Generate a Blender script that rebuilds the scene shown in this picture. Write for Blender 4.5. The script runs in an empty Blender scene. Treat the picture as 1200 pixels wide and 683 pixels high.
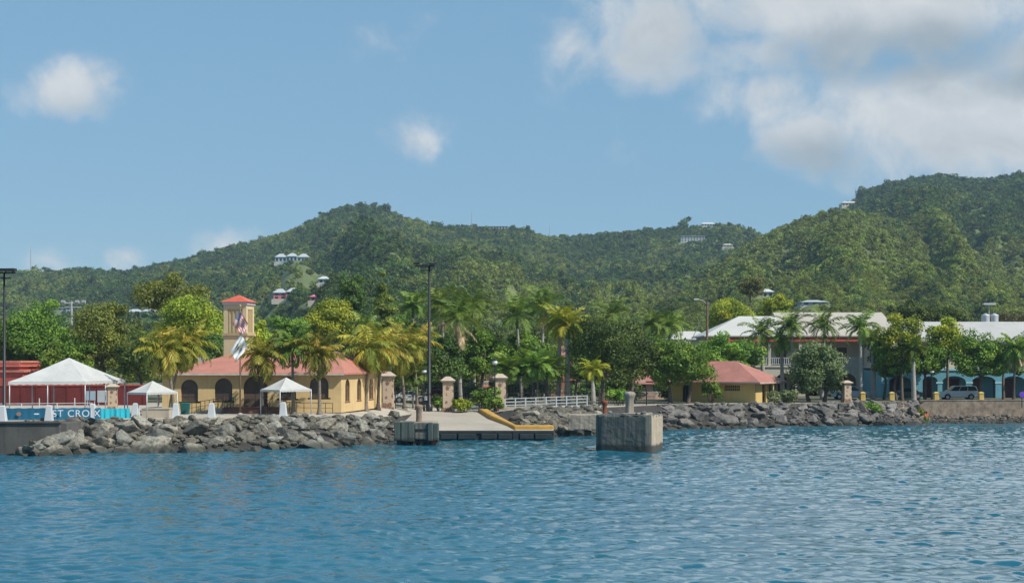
import bpy, bmesh, math, random
import numpy as np
from mathutils import Vector, Matrix

scene = bpy.context.scene
C = scene.collection
R = math.radians
FPX, HY, CAMZ = 1800.0, 422.0, 7.5      # focal length in photo pixels, horizon row, eye height (m)

# ---------------------------------------------------------------- camera
cd = bpy.data.cameras.new('camera')
cam = bpy.data.objects.new('camera', cd); C.objects.link(cam)
cam.location = (0, 0, CAMZ); cam.rotation_euler = (R(90), 0, 0)
cd.sensor_width = 36.0; cd.lens = 36.0 * FPX / 1200.0
cd.shift_y = (HY - 341.5) / 1200.0
cd.clip_start = 0.5; cd.clip_end = 20000
scene.camera = cam

# ---------------------------------------------------------------- light
SUN_EL = 47.0
SUN_AZ = 120.0                           # clockwise from +Y (looking direction): right, a little behind the camera
sd = Vector((math.cos(R(SUN_EL)) * math.sin(R(SUN_AZ)), math.cos(R(SUN_EL)) * math.cos(R(SUN_AZ)), math.sin(R(SUN_EL))))
sl = bpy.data.lights.new('sun', 'SUN'); sl.energy = 5.0; sl.angle = R(0.5); sl.color = (1.0, 0.95, 0.86)
so = bpy.data.objects.new('sun', sl); C.objects.link(so)
so.rotation_euler = (-sd).to_track_quat('-Z', 'Y').to_euler(); so.location = (60, -20, 80)
scene.view_settings.view_transform = 'Standard'
scene.view_settings.look = 'None'
scene.view_settings.gamma = 1.0
scene.view_settings.exposure = 0.1
scene.render.engine = 'CYCLES'
scene.cycles.volume_bounces = 0
scene.cycles.transparent_max_bounces = 8

world = bpy.data.worlds.new('World'); scene.world = world; world.use_nodes = True

class NT:
    """small helper for node trees"""
    def __init__(self, nt): self.nt = nt; nt.nodes.clear()
    def n(self, t, **kw):
        nd = self.nt.nodes.new(t)
        for k, v in kw.items(): setattr(nd, k, v)
        return nd
    def put(self, sock, v):
        if isinstance(v, bpy.types.NodeSocket): self.nt.links.new(v, sock)
        elif v is not None:
            if sock.type == 'RGBA' and len(v) == 3: v = (*v, 1)
            sock.default_value = v
    def m(self, op, a, b=None, c=None, clamp=False):
        nd = self.n('ShaderNodeMath', operation=op, use_clamp=clamp)
        self.put(nd.inputs[0], a)
        if b is not None: self.put(nd.inputs[1], b)
        if c is not None: self.put(nd.inputs[2], c)
        return nd.outputs[0]
    def mix(self, f, a, b, blend='MIX'):
        nd = self.n('ShaderNodeMix', data_type='RGBA', blend_type=blend)
        self.put(nd.inputs[0], f); self.put(nd.inputs[6], a); self.put(nd.inputs[7], b)
        return nd.outputs[2]
    def ss(self, x, lo, hi, a=0.0, b=1.0):
        nd = self.n('ShaderNodeMapRange', interpolation_type='SMOOTHSTEP')
        self.put(nd.inputs[0], x); nd.inputs[1].default_value = lo; nd.inputs[2].default_value = hi
        nd.inputs[3].default_value = a; nd.inputs[4].default_value = b
        return nd.outputs[0]
    def noise(self, vec, scale, detail=4, rough=0.5, dist=0.0, w=None):
        nd = self.n('ShaderNodeTexNoise')
        if vec is not None: self.put(nd.inputs['Vector'], vec)
        nd.inputs['Scale'].default_value = scale; nd.inputs['Detail'].default_value = detail
        nd.inputs['Roughness'].default_value = rough; nd.inputs['Distortion'].default_value = dist
        return nd.outputs['Fac']
    def xyz(self, v):
        nd = self.n('ShaderNodeSeparateXYZ'); self.put(nd.inputs[0], v); return nd.outputs
    def comb(self, x, y, z):
        nd = self.n('ShaderNodeCombineXYZ'); self.put(nd.inputs[0], x); self.put(nd.inputs[1], y); self.put(nd.inputs[2], z)
        return nd.outputs[0]
    def mapping(self, v, scale=(1, 1, 1), loc=(0, 0, 0)):
        nd = self.n('ShaderNodeMapping'); self.put(nd.inputs[0], v)
        nd.inputs['Scale'].default_value = scale; nd.inputs['Location'].default_value = loc
        return nd.outputs[0]

w = NT(world.node_tree)
sky = w.n('ShaderNodeTexSky', sky_type='NISHITA', sun_disc=False)
sky.sun_elevation = R(SUN_EL); sky.sun_rotation = R(SUN_AZ)
sky.air_density = 1.0; sky.dust_density = 0.15; sky.ozone_density = 4.0
SKY = 0.106
tc = w.n('ShaderNodeTexCoord')
dx, dy, dz = w.xyz(tc.outputs['Generated'])[:3]
front = w.ss(dy, 0.1, 0.25)
ys = w.m('MAXIMUM', dy, 0.1)
CX = w.m('MULTIPLY', w.m('DIVIDE', dx, ys), 10.0)      # heading, tenths of a radian-ish
CY = w.m('MULTIPLY', w.m('DIVIDE', dz, ys), 10.0)
cv = w.comb(CX, CY, 0.0)
def ell(px, py, rx, ry, s=1.0):
    cx, cy = (px - 600) / 180.0, (422 - py) / 180.0
    a = w.m('DIVIDE', w.m('SUBTRACT', CX, cx), rx / 180.0)
    b = w.m('DIVIDE', w.m('SUBTRACT', CY, cy), ry / 180.0)
    d = w.m('SQRT', w.m('ADD', w.m('MULTIPLY', a, a), w.m('MULTIPLY', b, b)))
    return w.m('MULTIPLY', w.m('SUBTRACT', 1.0, d), s)
def mx(l):
    o = l[0]
    for k in l[1:]: o = w.m('MAXIMUM', o, k)
    return o
body = mx([ell(1010, 0, 360, 112, 1.45), ell(672, 55, 56, 66, 0.8), ell(770, 38, 125, 84, 1.05), ell(890, 60, 130, 66, 0.9), ell(905, 112, 110, 66, 0.9), ell(712, 22, 80, 52, 0.7), ell(1120, 140, 260, 102, 1.55),
           ell(945, 158, 85, 66, 1.0), ell(1330, 90, 320, 180, 1.5), ell(1330, -430, 1000, 570, 1.5),
           ell(72, 107, 80, 46, 1.1), ell(490, 165, 50, 34, 0.5), ell(462, 50, 34, 20, 0.12), ell(150, 299, 34, 22, 0.65),
           ell(270, 290, 60, 24, 0.6), ell(728, 168, 24, 30, 0.08), ell(890, 138, 50, 26, 0.3), ell(45, 305, 70, 26, 0.5)])
n1 = w.noise(cv, 1.7, 10, 0.62, 0.3)
n2 = w.noise(w.mapping(cv, loc=(7.3, 2.1, 3.3)), 3.2, 8, 0.6, 0.4)
nz = w.m('ADD', w.m('MULTIPLY', w.m('SUBTRACT', n1, 0.5), 1.7), w.m('MULTIPLY', w.m('SUBTRACT', n2, 0.5), 0.9))
dens = w.m('ADD', body, nz)
alpha = w.m('MULTIPLY', w.ss(dens, 0.0, 0.92), w.m('MULTIPLY', front, 0.96))
dark = mx([ell(1060, 62, 230, 52, 1.25), ell(830, 45, 130, 60, 0.5), ell(1230, 95, 170, 40, 1.0), ell(960, 185, 90, 40, 0.8), ell(1100, 175, 150, 30, 0.35), ell(90, 128, 60, 18, 0.3)])
dk = w.ss(w.m('ADD', dark, w.m('MULTIPLY', nz, 0.9)), -0.15, 0.85)
ccol = w.mix(dk, (0.70, 0.71, 0.715), (0.40, 0.45, 0.485))
ccol = w.mix(w.ss(n2, 0.35, 0.7), w.mix(1.0, ccol, (0.86, 0.88, 0.90), 'MULTIPLY'), ccol)
ccol = w.mix(w.ss(CY, 2.6, 4.5), ccol, (1.7, 1.7, 1.7))
skyc = w.mix(0.68, w.mix(1.0, sky.outputs[0], (SKY, SKY, SKY), 'MULTIPLY'), (0.188, 0.378, 0.55))
out = w.mix(alpha, skyc, ccol)
bg = w.n('ShaderNodeBackground'); w.put(bg.inputs[0], out); bg.inputs[1].default_value = 1.0
wo = w.n('ShaderNodeOutputWorld'); w.nt.links.new(bg.outputs[0], wo.inputs[0])

# ---------------------------------------------------------------- helpers
def gx(px, D): return (px - 600.0) / FPX * D
def gz(py, D): return CAMZ + (HY - py) / FPX * D
def tag(o, label=None, cat=None, group=None, kind=None):
    if label: o['label'] = label
    if cat: o['category'] = cat
    if group: o['group'] = group
    if kind: o['kind'] = kind
    return o
def thing(name, label, cat, loc=(0, 0, 0), rz=0.0, group=None):
    o = bpy.data.objects.new(name, None); C.objects.link(o)
    o.location = loc; o.rotation_euler = (0, 0, rz); o.empty_display_size = 0.3
    return tag(o, label, cat, group)
def link_mesh(name, me, mat, parent=None):
    if mat is not None and not me.materials: me.materials.append(mat)
    o = bpy.data.objects.new(name, me); C.objects.link(o)
    if parent is not None: o.parent = parent
    return o
def np_mesh(name, V, F, tint=None, smooth=False):
    V = np.asarray(V, np.float32); F = np.asarray(F, np.int32)
    k = F.shape[1]
    me = bpy.data.meshes.new(name)
    me.vertices.add(len(V)); me.vertices.foreach_set('co', V.ravel())
    me.loops.add(F.size); me.loops.foreach_set('vertex_index', F.ravel())
    me.polygons.add(len(F)); me.polygons.foreach_set('loop_start', np.arange(0, F.size, k, dtype=np.int32))
    me.polygons.foreach_set('loop_total', np.full(len(F), k, np.int32))
    me.polygons.foreach_set('use_smooth', np.full(len(F), smooth, bool))
    if tint is not None:
        a = me.attributes.new('tint', 'FLOAT', 'FACE'); a.data.foreach_set('value', np.asarray(tint, np.float32))
    me.update(calc_edges=True)
    return me
def dup(root, loc, rz=0.0, label=None, group=None, scale=None):
    r = root.copy(); C.objects.link(r); r.location = loc; r.rotation_euler = (0, 0, rz)
    if label: r['label'] = label
    if group: r['group'] = group
    if scale: r.scale = scale
    for ch in list(root.children):
        c = ch.copy(); C.objects.link(c); c.parent = r
        for g in list(ch.children):
            d = g.copy(); C.objects.link(d); d.parent = c
    return r

class MB:
    def __init__(self): self.v = []; self.f = []
    def add(self, vs, fs):
        b = len(self.v); self.v += [tuple(p) for p in vs]; self.f += [tuple(i + b for i in q) for q in fs]; return self
    def bx(self, x0, x1, y0, y1, z0, z1):
        return self.add([(x0, y0, z0), (x1, y0, z0), (x1, y1, z0), (x0, y1, z0), (x0, y0, z1), (x1, y0, z1), (x1, y1, z1), (x0, y1, z1)],
                        [(0, 3, 2, 1), (4, 5, 6, 7), (0, 1, 5, 4), (1, 2, 6, 5), (2, 3, 7, 6), (3, 0, 4, 7)])
    def frus(self, z0, z1, a0, b0, a1, b1, cx=0, cy=0):
        P = [(cx - a0, cy - b0, z0), (cx + a0, cy - b0, z0), (cx + a0, cy + b0, z0), (cx - a0, cy + b0, z0),
             (cx - a1, cy - b1, z1), (cx + a1, cy - b1, z1), (cx + a1, cy + b1, z1), (cx - a1, cy + b1, z1)]
        return self.add(P, [(0, 3, 2, 1), (4, 5, 6, 7), (0, 1, 5, 4), (1, 2, 6, 5), (2, 3, 7, 6), (3, 0, 4, 7)])
    def tube(self, pts, rad, n=8, cap=True):
        pts = [Vector(p) for p in pts]
        if not hasattr(rad, '__len__'): rad = [rad] * len(pts)
        ref = None; rings = []
        for i, p in enumerate(pts):
            t = (pts[min(i + 1, len(pts) - 1)] - pts[max(i - 1, 0)]).normalized()
            if ref is None:
                ref = Vector((1, 0, 0)) if abs(t.x) < 0.8 else Vector((0, 1, 0))
            a = (ref - t * ref.dot(t)).normalized(); ref = a; b = t.cross(a)
            rings.append([p + (a * math.cos(2 * math.pi * k / n) + b * math.sin(2 * math.pi * k / n)) * rad[i] for k in range(n)])
        vs = [q for r in rings for q in r]; fs = []
        for i in range(len(pts) - 1):
            for k in range(n):
                k2 = (k + 1) % n
                fs.append((i * n + k, i * n + k2, (i + 1) * n + k2, (i + 1) * n + k))
        if cap:
            fs.append(tuple(range(n - 1, -1, -1))); m0 = (len(pts) - 1) * n; fs.append(tuple(range(m0, m0 + n)))
        return self.add(vs, fs)
    def lathe(self, prof, n=16, c=(0, 0, 0)):
        vs = []; fs = []
        for r, z in prof:
            for k in range(n):
                a = 2 * math.pi * k / n; vs.append((c[0] + r * math.cos(a), c[1] + r * math.sin(a), c[2] + z))
        for i in range(len(prof) - 1):
            for k in range(n):
                k2 = (k + 1) % n; fs.append((i * n + k, i * n + k2, (i + 1) * n + k2, (i + 1) * n + k))
        fs.append(tuple(range(n - 1, -1, -1))); m0 = (len(prof) - 1) * n; fs.append(tuple(range(m0, m0 + n)))
        return self.add(vs, fs)
    def prism(self, poly, d0, d1, axis='y'):
        """polygon in the xz plane (axis y), xy plane (axis z) or yz plane (axis x), extruded d0..d1"""
        n = len(poly)
        def P(a, b, d): return (a, d, b) if axis == 'y' else ((a, b, d) if axis == 'z' else (d, a, b))
        vs = [P(a, b, d0) for a, b in poly] + [P(a, b, d1) for a, b in poly]
        fs = [tuple(range(n)), tuple(range(2 * n - 1, n - 1, -1))] + [(i, i + n, (i + 1) % n + n, (i + 1) % n) for i in range(n)]
        return self.add(vs, fs)
    def hip(self, x0, x1, y0, y1, z0, z1, inset, yr=None, th=0.12):
        """hipped roof; ridge along x, set in by inset at both ends"""
        i0, i1 = inset if hasattr(inset, '__len__') else (inset, inset)
        yr = (y0 + y1) / 2 if yr is None else yr
        vs = [(x0, y0, z0), (x1, y0, z0), (x1, y1, z0), (x0, y1, z0), (x0 + i0, yr, z1), (x1 - i1, yr, z1),
              (x0, y0, z0 - th), (x1, y0, z0 - th), (x1, y1, z0 - th), (x0, y1, z0 - th)]
        return self.add(vs, [(0, 1, 5, 4), (1, 2, 5), (2, 3, 4, 5), (3, 0, 4), (0, 6, 7, 1), (1, 7, 8, 2), (2, 8, 9, 3), (3, 9, 6, 0), (6, 9, 8, 7)])
    def panel(self, w_, h_, holes, t, x0=0.0, z0=0.0, y0=0.0):
        """wall in the xz plane with openings: (cx, sill, width, height, arch) ; arch = rise of the arch"""
        bm = bmesh.new()
        def loop(pts):
            vs = [bm.verts.new((x, 0, z)) for x, z in pts]
            return [bm.edges.new((vs[i], vs[(i + 1) % len(vs)])) for i in range(len(vs))]
        E = loop([(0, 0), (w_, 0), (w_, h_), (0, h_)])
        for hpar in holes:
            E += loop(arch_pts(*hpar))
        bmesh.ops.triangle_fill(bm, use_beauty=True, use_dissolve=False, edges=E, normal=(0, -1, 0))
        g = bmesh.ops.extrude_face_region(bm, geom=bm.faces[:])
        bmesh.ops.translate(bm, verts=[q for q in g['geom'] if isinstance(q, bmesh.types.BMVert)], vec=(0, t, 0))
        bmesh.ops.recalc_face_normals(bm, faces=bm.faces[:])
        bm.verts.index_update()
        self.add([(q.co.x + x0, q.co.y + y0, q.co.z + z0) for q in bm.verts], [[q.index for q in f.verts] for f in bm.faces])
        bm.free(); return self
    def bevel(self, w_=0.03, seg=1):
        bm = bmesh.new(); vs = [bm.verts.new(p) for p in self.v]
        for f in self.f:
            try: bm.faces.new([vs[i] for i in f])
            except ValueError: pass
        bmesh.ops.bevel(bm, geom=bm.edges[:], offset=w_, segments=seg, affect='EDGES', profile=0.5)
        bm.verts.index_update()
        self.v = [tuple(q.co) for q in bm.verts]; self.f = [tuple(q.index for q in f.verts) for f in bm.faces]
        bm.free(); return self
    def mesh(self, name, smooth=False):
        me = bpy.data.meshes.new(name); me.from_pydata(self.v, [], self.f)
        if smooth:
            me.polygons.foreach_set('use_smooth', [True] * len(me.polygons))
        me.update(); return me
    def build(self, name, mat, parent=None, smooth=False):
        return link_mesh(name, self.mesh(name, smooth), mat, parent)
def arch_pts(cx, sill, w_, h_, rise, n=12):
    if rise <= 0: return [(cx - w_ / 2, sill), (cx + w_ / 2, sill), (cx + w_ / 2, sill + h_), (cx - w_ / 2, sill + h_)]
    p = [(cx - w_ / 2, sill), (cx + w_ / 2, sill)]
    for k in range(n + 1):
        a = math.pi * k / n
        p.append((cx + w_ / 2 * math.cos(a), sill + h_ - rise + rise * math.sin(a)))
    return p

# value noise for terrain and cloth
_rs = np.random.RandomState(5); _lat = _rs.rand(64, 64)
def vnoise(x, y):
    x = np.asarray(x, float); y = np.asarray(y, float)
    xi = np.floor(x).astype(int); yi = np.floor(y).astype(int); fx = x - xi; fy = y - yi
    fx = fx * fx * (3 - 2 * fx); fy = fy * fy * (3 - 2 * fy)
    g = lambda a, b: _lat[a % 64, b % 64]
    return (g(xi, yi) * (1 - fx) + g(xi + 1, yi) * fx) * (1 - fy) + (g(xi, yi + 1) * (1 - fx) + g(xi + 1, yi + 1) * fx) * fy - 0.5
def fbm(x, y, o=4):
    s = 0; a = 1.0
    for k in range(o): s = s + a * vnoise(x * 2 ** k + 17.3 * k, y * 2 ** k + 5.1 * k); a *= 0.5
    return s

# ---------------------------------------------------------------- materials
MATS = {}
def base_mat(name):
    m = bpy.data.materials.new(name); m.use_nodes = True
    t = NT(m.node_tree); MATS[name] = m
    bs = t.n('ShaderNodeBsdfPrincipled'); o = t.n('ShaderNodeOutputMaterial')
    t.nt.links.new(bs.outputs[0], o.inputs[0])
    return m, t, bs, o
def mat(name, col, rough=0.7, var=0.18, scale=1.5, metal=0.0, bump=0.0, bscale=8.0, streak=0.0, streak_col=None, spec=0.4):
    """plain paint / stone with uneven tone, optional rain streaks and bump; object space"""
    m, t, bs, o = base_mat(name)
    tcn = t.n('ShaderNodeTexCoord').outputs['Object']
    a = t.noise(tcn, scale, 6, 0.6)
    b = t.noise(tcn, scale * 7.3, 3, 0.6)
    f = t.m('ADD', t.m('MULTIPLY', a, 0.7), t.m('MULTIPLY', b, 0.3))
    f = t.ss(f, 0.3, 0.7)
    lo = tuple(c * (1 - var) for c in col); hi = tuple(min(1, c * (1 + var)) for c in col)
    c = t.mix(f, lo, hi)
    if streak:
        sv = t.mapping(tcn, scale=(2.2, 2.2, 0.12))
        s = t.ss(t.noise(sv, 1.4, 5, 0.65), 0.48, 0.72)
        c = t.mix(t.m('MULTIPLY', s, streak), c, streak_col or tuple(q * 0.35 for q in col))
    t.put(bs.inputs['Base Color'], c)
    bs.inputs['Roughness'].default_value = rough; bs.inputs['Metallic'].default_value = metal
    bs.inputs['Specular IOR Level'].default_value = spec
    if bump:
        bp = t.n('ShaderNodeBump'); bp.inputs['Strength'].default_value = bump; bp.inputs['Distance'].default_value = 0.05
        t.put(bp.inputs['Height'], t.noise(tcn, bscale, 6, 0.6)); t.nt.links.new(bp.outputs[0], bs.inputs['Normal'])
    return m
def leaf_mat(name, c0, c1, c2, trans=0.22, vv=0.4, g=2.25, wr=1.22):
    c0, c1, c2 = [(c[0] * g * wr, c[1] * g, c[2] * g * 0.85) for c in (c0, c1, c2)]
    m, t, bs, o = base_mat(name)
    at = t.n('ShaderNodeAttribute', attribute_name='tint')
    oi = t.n('ShaderNodeObjectInfo')
    c = t.mix(t.ss(at.outputs['Fac'], 0.0, 0.55), c0, c1)
    c = t.mix(t.ss(at.outputs['Fac'], 0.55, 1.0), c, c2)
    hs = t.n('ShaderNodeHueSaturation'); t.put(hs.inputs['Color'], c)
    t.put(hs.inputs['Hue'], t.m('ADD', t.m('MULTIPLY', oi.outputs['Random'], 0.03), 0.485))
    t.put(hs.inputs['Value'], t.m('ADD', t.m('MULTIPLY', oi.outputs['Random'], vv), 1.0 - vv / 2))
    c = hs.outputs[0]
    t.put(bs.inputs['Base Color'], c); bs.inputs['Roughness'].default_value = 0.55
    bs.inputs['Specular IOR Level'].default_value = 0.25
    tr = t.n('ShaderNodeBsdfTranslucent'); t.put(tr.inputs[0], t.mix(1.0, c, (1.25, 1.25, 0.6), 'MULTIPLY'))
    ms = t.n('ShaderNodeMixShader'); ms.inputs[0].default_value = trans
    t.nt.links.new(bs.outputs[0], ms.inputs[1]); t.nt.links.new(tr.outputs[0], ms.inputs[2]); t.nt.links.new(ms.outputs[0], o.inputs[0])
    return m

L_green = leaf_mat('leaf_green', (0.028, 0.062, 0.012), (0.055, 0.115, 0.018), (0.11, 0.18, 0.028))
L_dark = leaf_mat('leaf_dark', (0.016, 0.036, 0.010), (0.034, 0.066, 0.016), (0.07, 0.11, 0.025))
L_olive = leaf_mat('leaf_olive', (0.045, 0.055, 0.014), (0.085, 0.10, 0.022), (0.15, 0.16, 0.03), wr=1.02)
L_lime = leaf_mat('leaf_lime', (0.055, 0.10, 0.012), (0.12, 0.18, 0.02), (0.21, 0.26, 0.03))
L_brown = leaf_mat('leaf_brown', (0.05, 0.05, 0.018), (0.085, 0.08, 0.03), (0.12, 0.11, 0.045), wr=1.0, g=1.7)
L_grey = leaf_mat('leaf_greygreen', (0.022, 0.042, 0.018), (0.055, 0.085, 0.04), (0.14, 0.18, 0.11))
L_palm = leaf_mat('palm_green', (0.04, 0.075, 0.014), (0.075, 0.125, 0.022), (0.15, 0.19, 0.04), wr=1.05, g=2.0)
L_palmy = leaf_mat('palm_yellow', (0.055, 0.09, 0.014), (0.13, 0.16, 0.026), (0.33, 0.27, 0.055), g=1.9)
L_palml = leaf_mat('palm_lime', (0.09, 0.15, 0.015), (0.19, 0.26, 0.025), (0.34, 0.36, 0.05), g=1.5)
L_dead = leaf_mat('palm_dead', (0.12, 0.10, 0.07), (0.22, 0.19, 0.14), (0.33, 0.29, 0.22), 0.1)
L_forest = leaf_mat('leaf_forest', (0.026, 0.05, 0.014), (0.048, 0.085, 0.02), (0.095, 0.135, 0.032), 0.25, 0.9, 1.5, 1.12)
L_scrub = leaf_mat('leaf_scrub', (0.05, 0.075, 0.018), (0.085, 0.125, 0.026), (0.15, 0.18, 0.04), 0.25, 0.8, 1.85, 1.2)
M_bark = mat('bark', (0.13, 0.10, 0.075), 0.9, 0.35, 4)
M_ptrunk = mat('palm_bark', (0.20, 0.165, 0.12), 0.9, 0.3, 5, streak=0.0)
M_dtrunk = mat('dark_palm_bark', (0.085, 0.07, 0.055), 0.9, 0.3, 5)
M_rtrunk = mat('royal_palm_bark', (0.34, 0.31, 0.28), 0.85, 0.2, 2)
M_shaft = mat('crownshaft', (0.09, 0.14, 0.04), 0.5, 0.2, 2)
M_ochre = mat('ochre_render', (0.60, 0.43, 0.205), 0.85, 0.10, 0.8, streak=0.25, streak_col=(0.30, 0.22, 0.12))
M_yellow = mat('yellow_render', (0.58, 0.42, 0.165), 0.85, 0.08, 0.8, streak=0.2, streak_col=(0.36, 0.25, 0.09))
M_cream = mat('cream_render', (0.60, 0.50, 0.30), 0.85, 0.08, 0.8, streak=0.15)
M_creamd = mat('cream_dark', (0.45, 0.35, 0.19), 0.85, 0.1, 0.8)
M_offw = mat('offwhite_render', (0.50, 0.46, 0.38), 0.85, 0.1, 0.8, streak=0.3)
M_white = mat('white_paint', (0.54, 0.56, 0.57), 0.6, 0.06, 1.0, streak=0.12, streak_col=(0.45, 0.43, 0.4))
M_canvas = mat('tent_canvas', (0.46, 0.46, 0.445), 0.75, 0.10, 0.7, streak=0.3, streak_col=(0.34, 0.335, 0.31))
M_redroof = mat('faded_red_roof', (0.43, 0.175, 0.125), 0.7, 0.16, 0.5, streak=0.2, streak_col=(0.35, 0.15, 0.13))
M_kroof = mat('dull_red_sheet_roof', (0.37, 0.155, 0.12), 0.7, 0.18, 0.5, streak=0.3, streak_col=(0.25, 0.11, 0.10))
M_redtile = mat('red_tile', (0.56, 0.115, 0.06), 0.6, 0.2, 1.0)
M_darkred = mat('dark_red_wall', (0.13, 0.02, 0.017), 0.85, 0.25, 0.6, streak=0.3)
M_fort = mat('red_fort_wall', (0.42, 0.085, 0.06), 0.85, 0.22, 0.8, streak=0.4)
M_fortcap = mat('fort_cornice', (0.50, 0.20, 0.15), 0.85, 0.3, 1.2)
M_roofw = mat('white_metal_roof', (0.50, 0.485, 0.445), 0.5, 0.05, 0.3, streak=0.0)
M_roofp = mat('pinkish_white_roof', (0.43, 0.385, 0.325), 0.6, 0.07, 0.3)
M_roofg = mat('grey_metal_roof', (0.43, 0.415, 0.39), 0.55, 0.08, 0.4, streak=0.2)
M_blue = mat('turquoise_render', (0.13, 0.33, 0.41), 0.8, 0.1, 0.8, streak=0.2)
M_bluel = mat('pale_turquoise_trim', (0.36, 0.56, 0.60), 0.8, 0.08, 1)
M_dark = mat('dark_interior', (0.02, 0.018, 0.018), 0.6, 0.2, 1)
M_glass = mat('dark_glass', (0.025, 0.025, 0.028), 0.15, 0.2, 1, spec=0.3)
M_pane = mat('brown_louvred_pane', (0.085, 0.062, 0.048), 0.35, 0.25, 2)  # plain brown, the colour of the louvres
M_shutter = mat('brown_louvre', (0.10, 0.065, 0.045), 0.6, 0.2, 3)
M_brick = mat('brown_brick_trim', (0.20, 0.085, 0.05), 0.85, 0.25, 4)
M_step = mat('red_brick_steps', (0.26, 0.115, 0.08), 0.85, 0.2, 3)
M_maroon = mat('maroon_door', (0.085, 0.018, 0.02), 0.5, 0.2, 2)
M_black = mat('black_iron', (0.014, 0.015, 0.017), 0.45, 0.2, 3, spec=0.5)
M_galv = mat('galvanised_steel', (0.48, 0.49, 0.50), 0.5, 0.1, 2, metal=0.3)
M_wood = mat('weathered_wood_pole', (0.20, 0.13, 0.085), 0.85, 0.25, 3)
M_paleWood = mat('pale_post', (0.52, 0.48, 0.42), 0.8, 0.15, 2)
M_banner = mat('blue_banner', (0.012, 0.125, 0.22), 0.6, 0.08, 1)
M_cyan = mat('cyan_fabric', (0.02, 0.38, 0.48), 0.6, 0.12, 2)
M_lettering = mat('white_lettering', (0.78, 0.80, 0.80), 0.6, 0.02, 1)
M_teal = mat('teal_bin', (0.02, 0.12, 0.11), 0.6, 0.1, 2)
M_ycurb = mat('yellow_curb_paint', (0.47, 0.27, 0.055), 0.8, 0.2, 1.5, streak=0.25, streak_col=(0.35, 0.24, 0.12))
M_ybol = mat('yellow_bollard_paint', (0.56, 0.40, 0.12), 0.8, 0.15, 2, streak=0.25)
M_rust = mat('rusty_iron', (0.20, 0.062, 0.03), 0.9, 0.4, 5, bump=0.4, bscale=14)
M_rubber = mat('dark_rubber_fender', (0.022, 0.032, 0.036), 0.8, 0.35, 1.5)
M_apron = mat('pale_concrete', (0.37, 0.325, 0.265), 0.9, 0.13, 0.35, streak=0.0, bump=0.15, bscale=3)
M_wall = mat('grey_seawall', (0.105, 0.10, 0.09), 0.9, 0.2, 0.6, streak=0.55, streak_col=(0.05, 0.048, 0.045), bump=0.2, bscale=4)
M_rwall = mat('brown_retaining_wall', (0.25, 0.195, 0.145), 0.92, 0.45, 1.6, streak=0.4, streak_col=(0.14, 0.11, 0.09), bump=0.3, bscale=3)
M_plant = mat('beige_planter_wall', (0.42, 0.36, 0.28), 0.9, 0.12, 0.8, streak=0.2)
M_pink = mat('pink_house_paint', (0.50, 0.17, 0.20), 0.8, 0.1, 1)
M_palehouse = mat('pale_house_paint', (0.40, 0.44, 0.46), 0.8, 0.06, 1)
M_bhouse = mat('pale_blue_house', (0.30, 0.39, 0.46), 0.8, 0.06, 1)
M_salmon = mat('salmon_render', (0.40, 0.19, 0.12), 0.85, 0.1, 1)
M_rose = mat('pale_pink_render', (0.52, 0.36, 0.29), 0.85, 0.1, 1)
M_tyre = mat('tyre_rubber', (0.018, 0.018, 0.018), 0.85, 0.1, 3)
M_rim = mat('alloy_rim', (0.45, 0.45, 0.46), 0.35, 0.1, 3, metal=0.7)
M_carw = mat('white_car_paint', (0.66, 0.66, 0.64), 0.25, 0.03, 1, spec=0.5)
M_cark = mat('black_car_paint', (0.015, 0.018, 0.022), 0.2, 0.1, 1, spec=0.6)
M_carb = mat('pale_blue_car_paint', (0.42, 0.48, 0.52), 0.25, 0.05, 1, spec=0.5)
M_carr = mat('red_car_paint', (0.22, 0.025, 0.025), 0.25, 0.05, 1, spec=0.5)
M_tail = mat('red_lamp_glass', (0.30, 0.012, 0.012), 0.2, 0.05, 1)
M_orange = mat('orange_cloth', (0.62, 0.10, 0.03), 0.8, 0.1, 4)
M_green = mat('yellow_green_cloth', (0.30, 0.33, 0.05), 0.8, 0.1, 4)
M_skin = mat('skin', (0.24, 0.13, 0.085), 0.6, 0.06, 5)
M_hair = mat('dark_hair', (0.02, 0.016, 0.014), 0.7, 0.1, 5)
M_purple = mat('purple_panel', (0.16, 0.06, 0.46), 0.6, 0.08, 2)
M_globe = mat('milky_lamp_globe', (0.72, 0.72, 0.70), 0.3, 0.02, 1)
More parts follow.
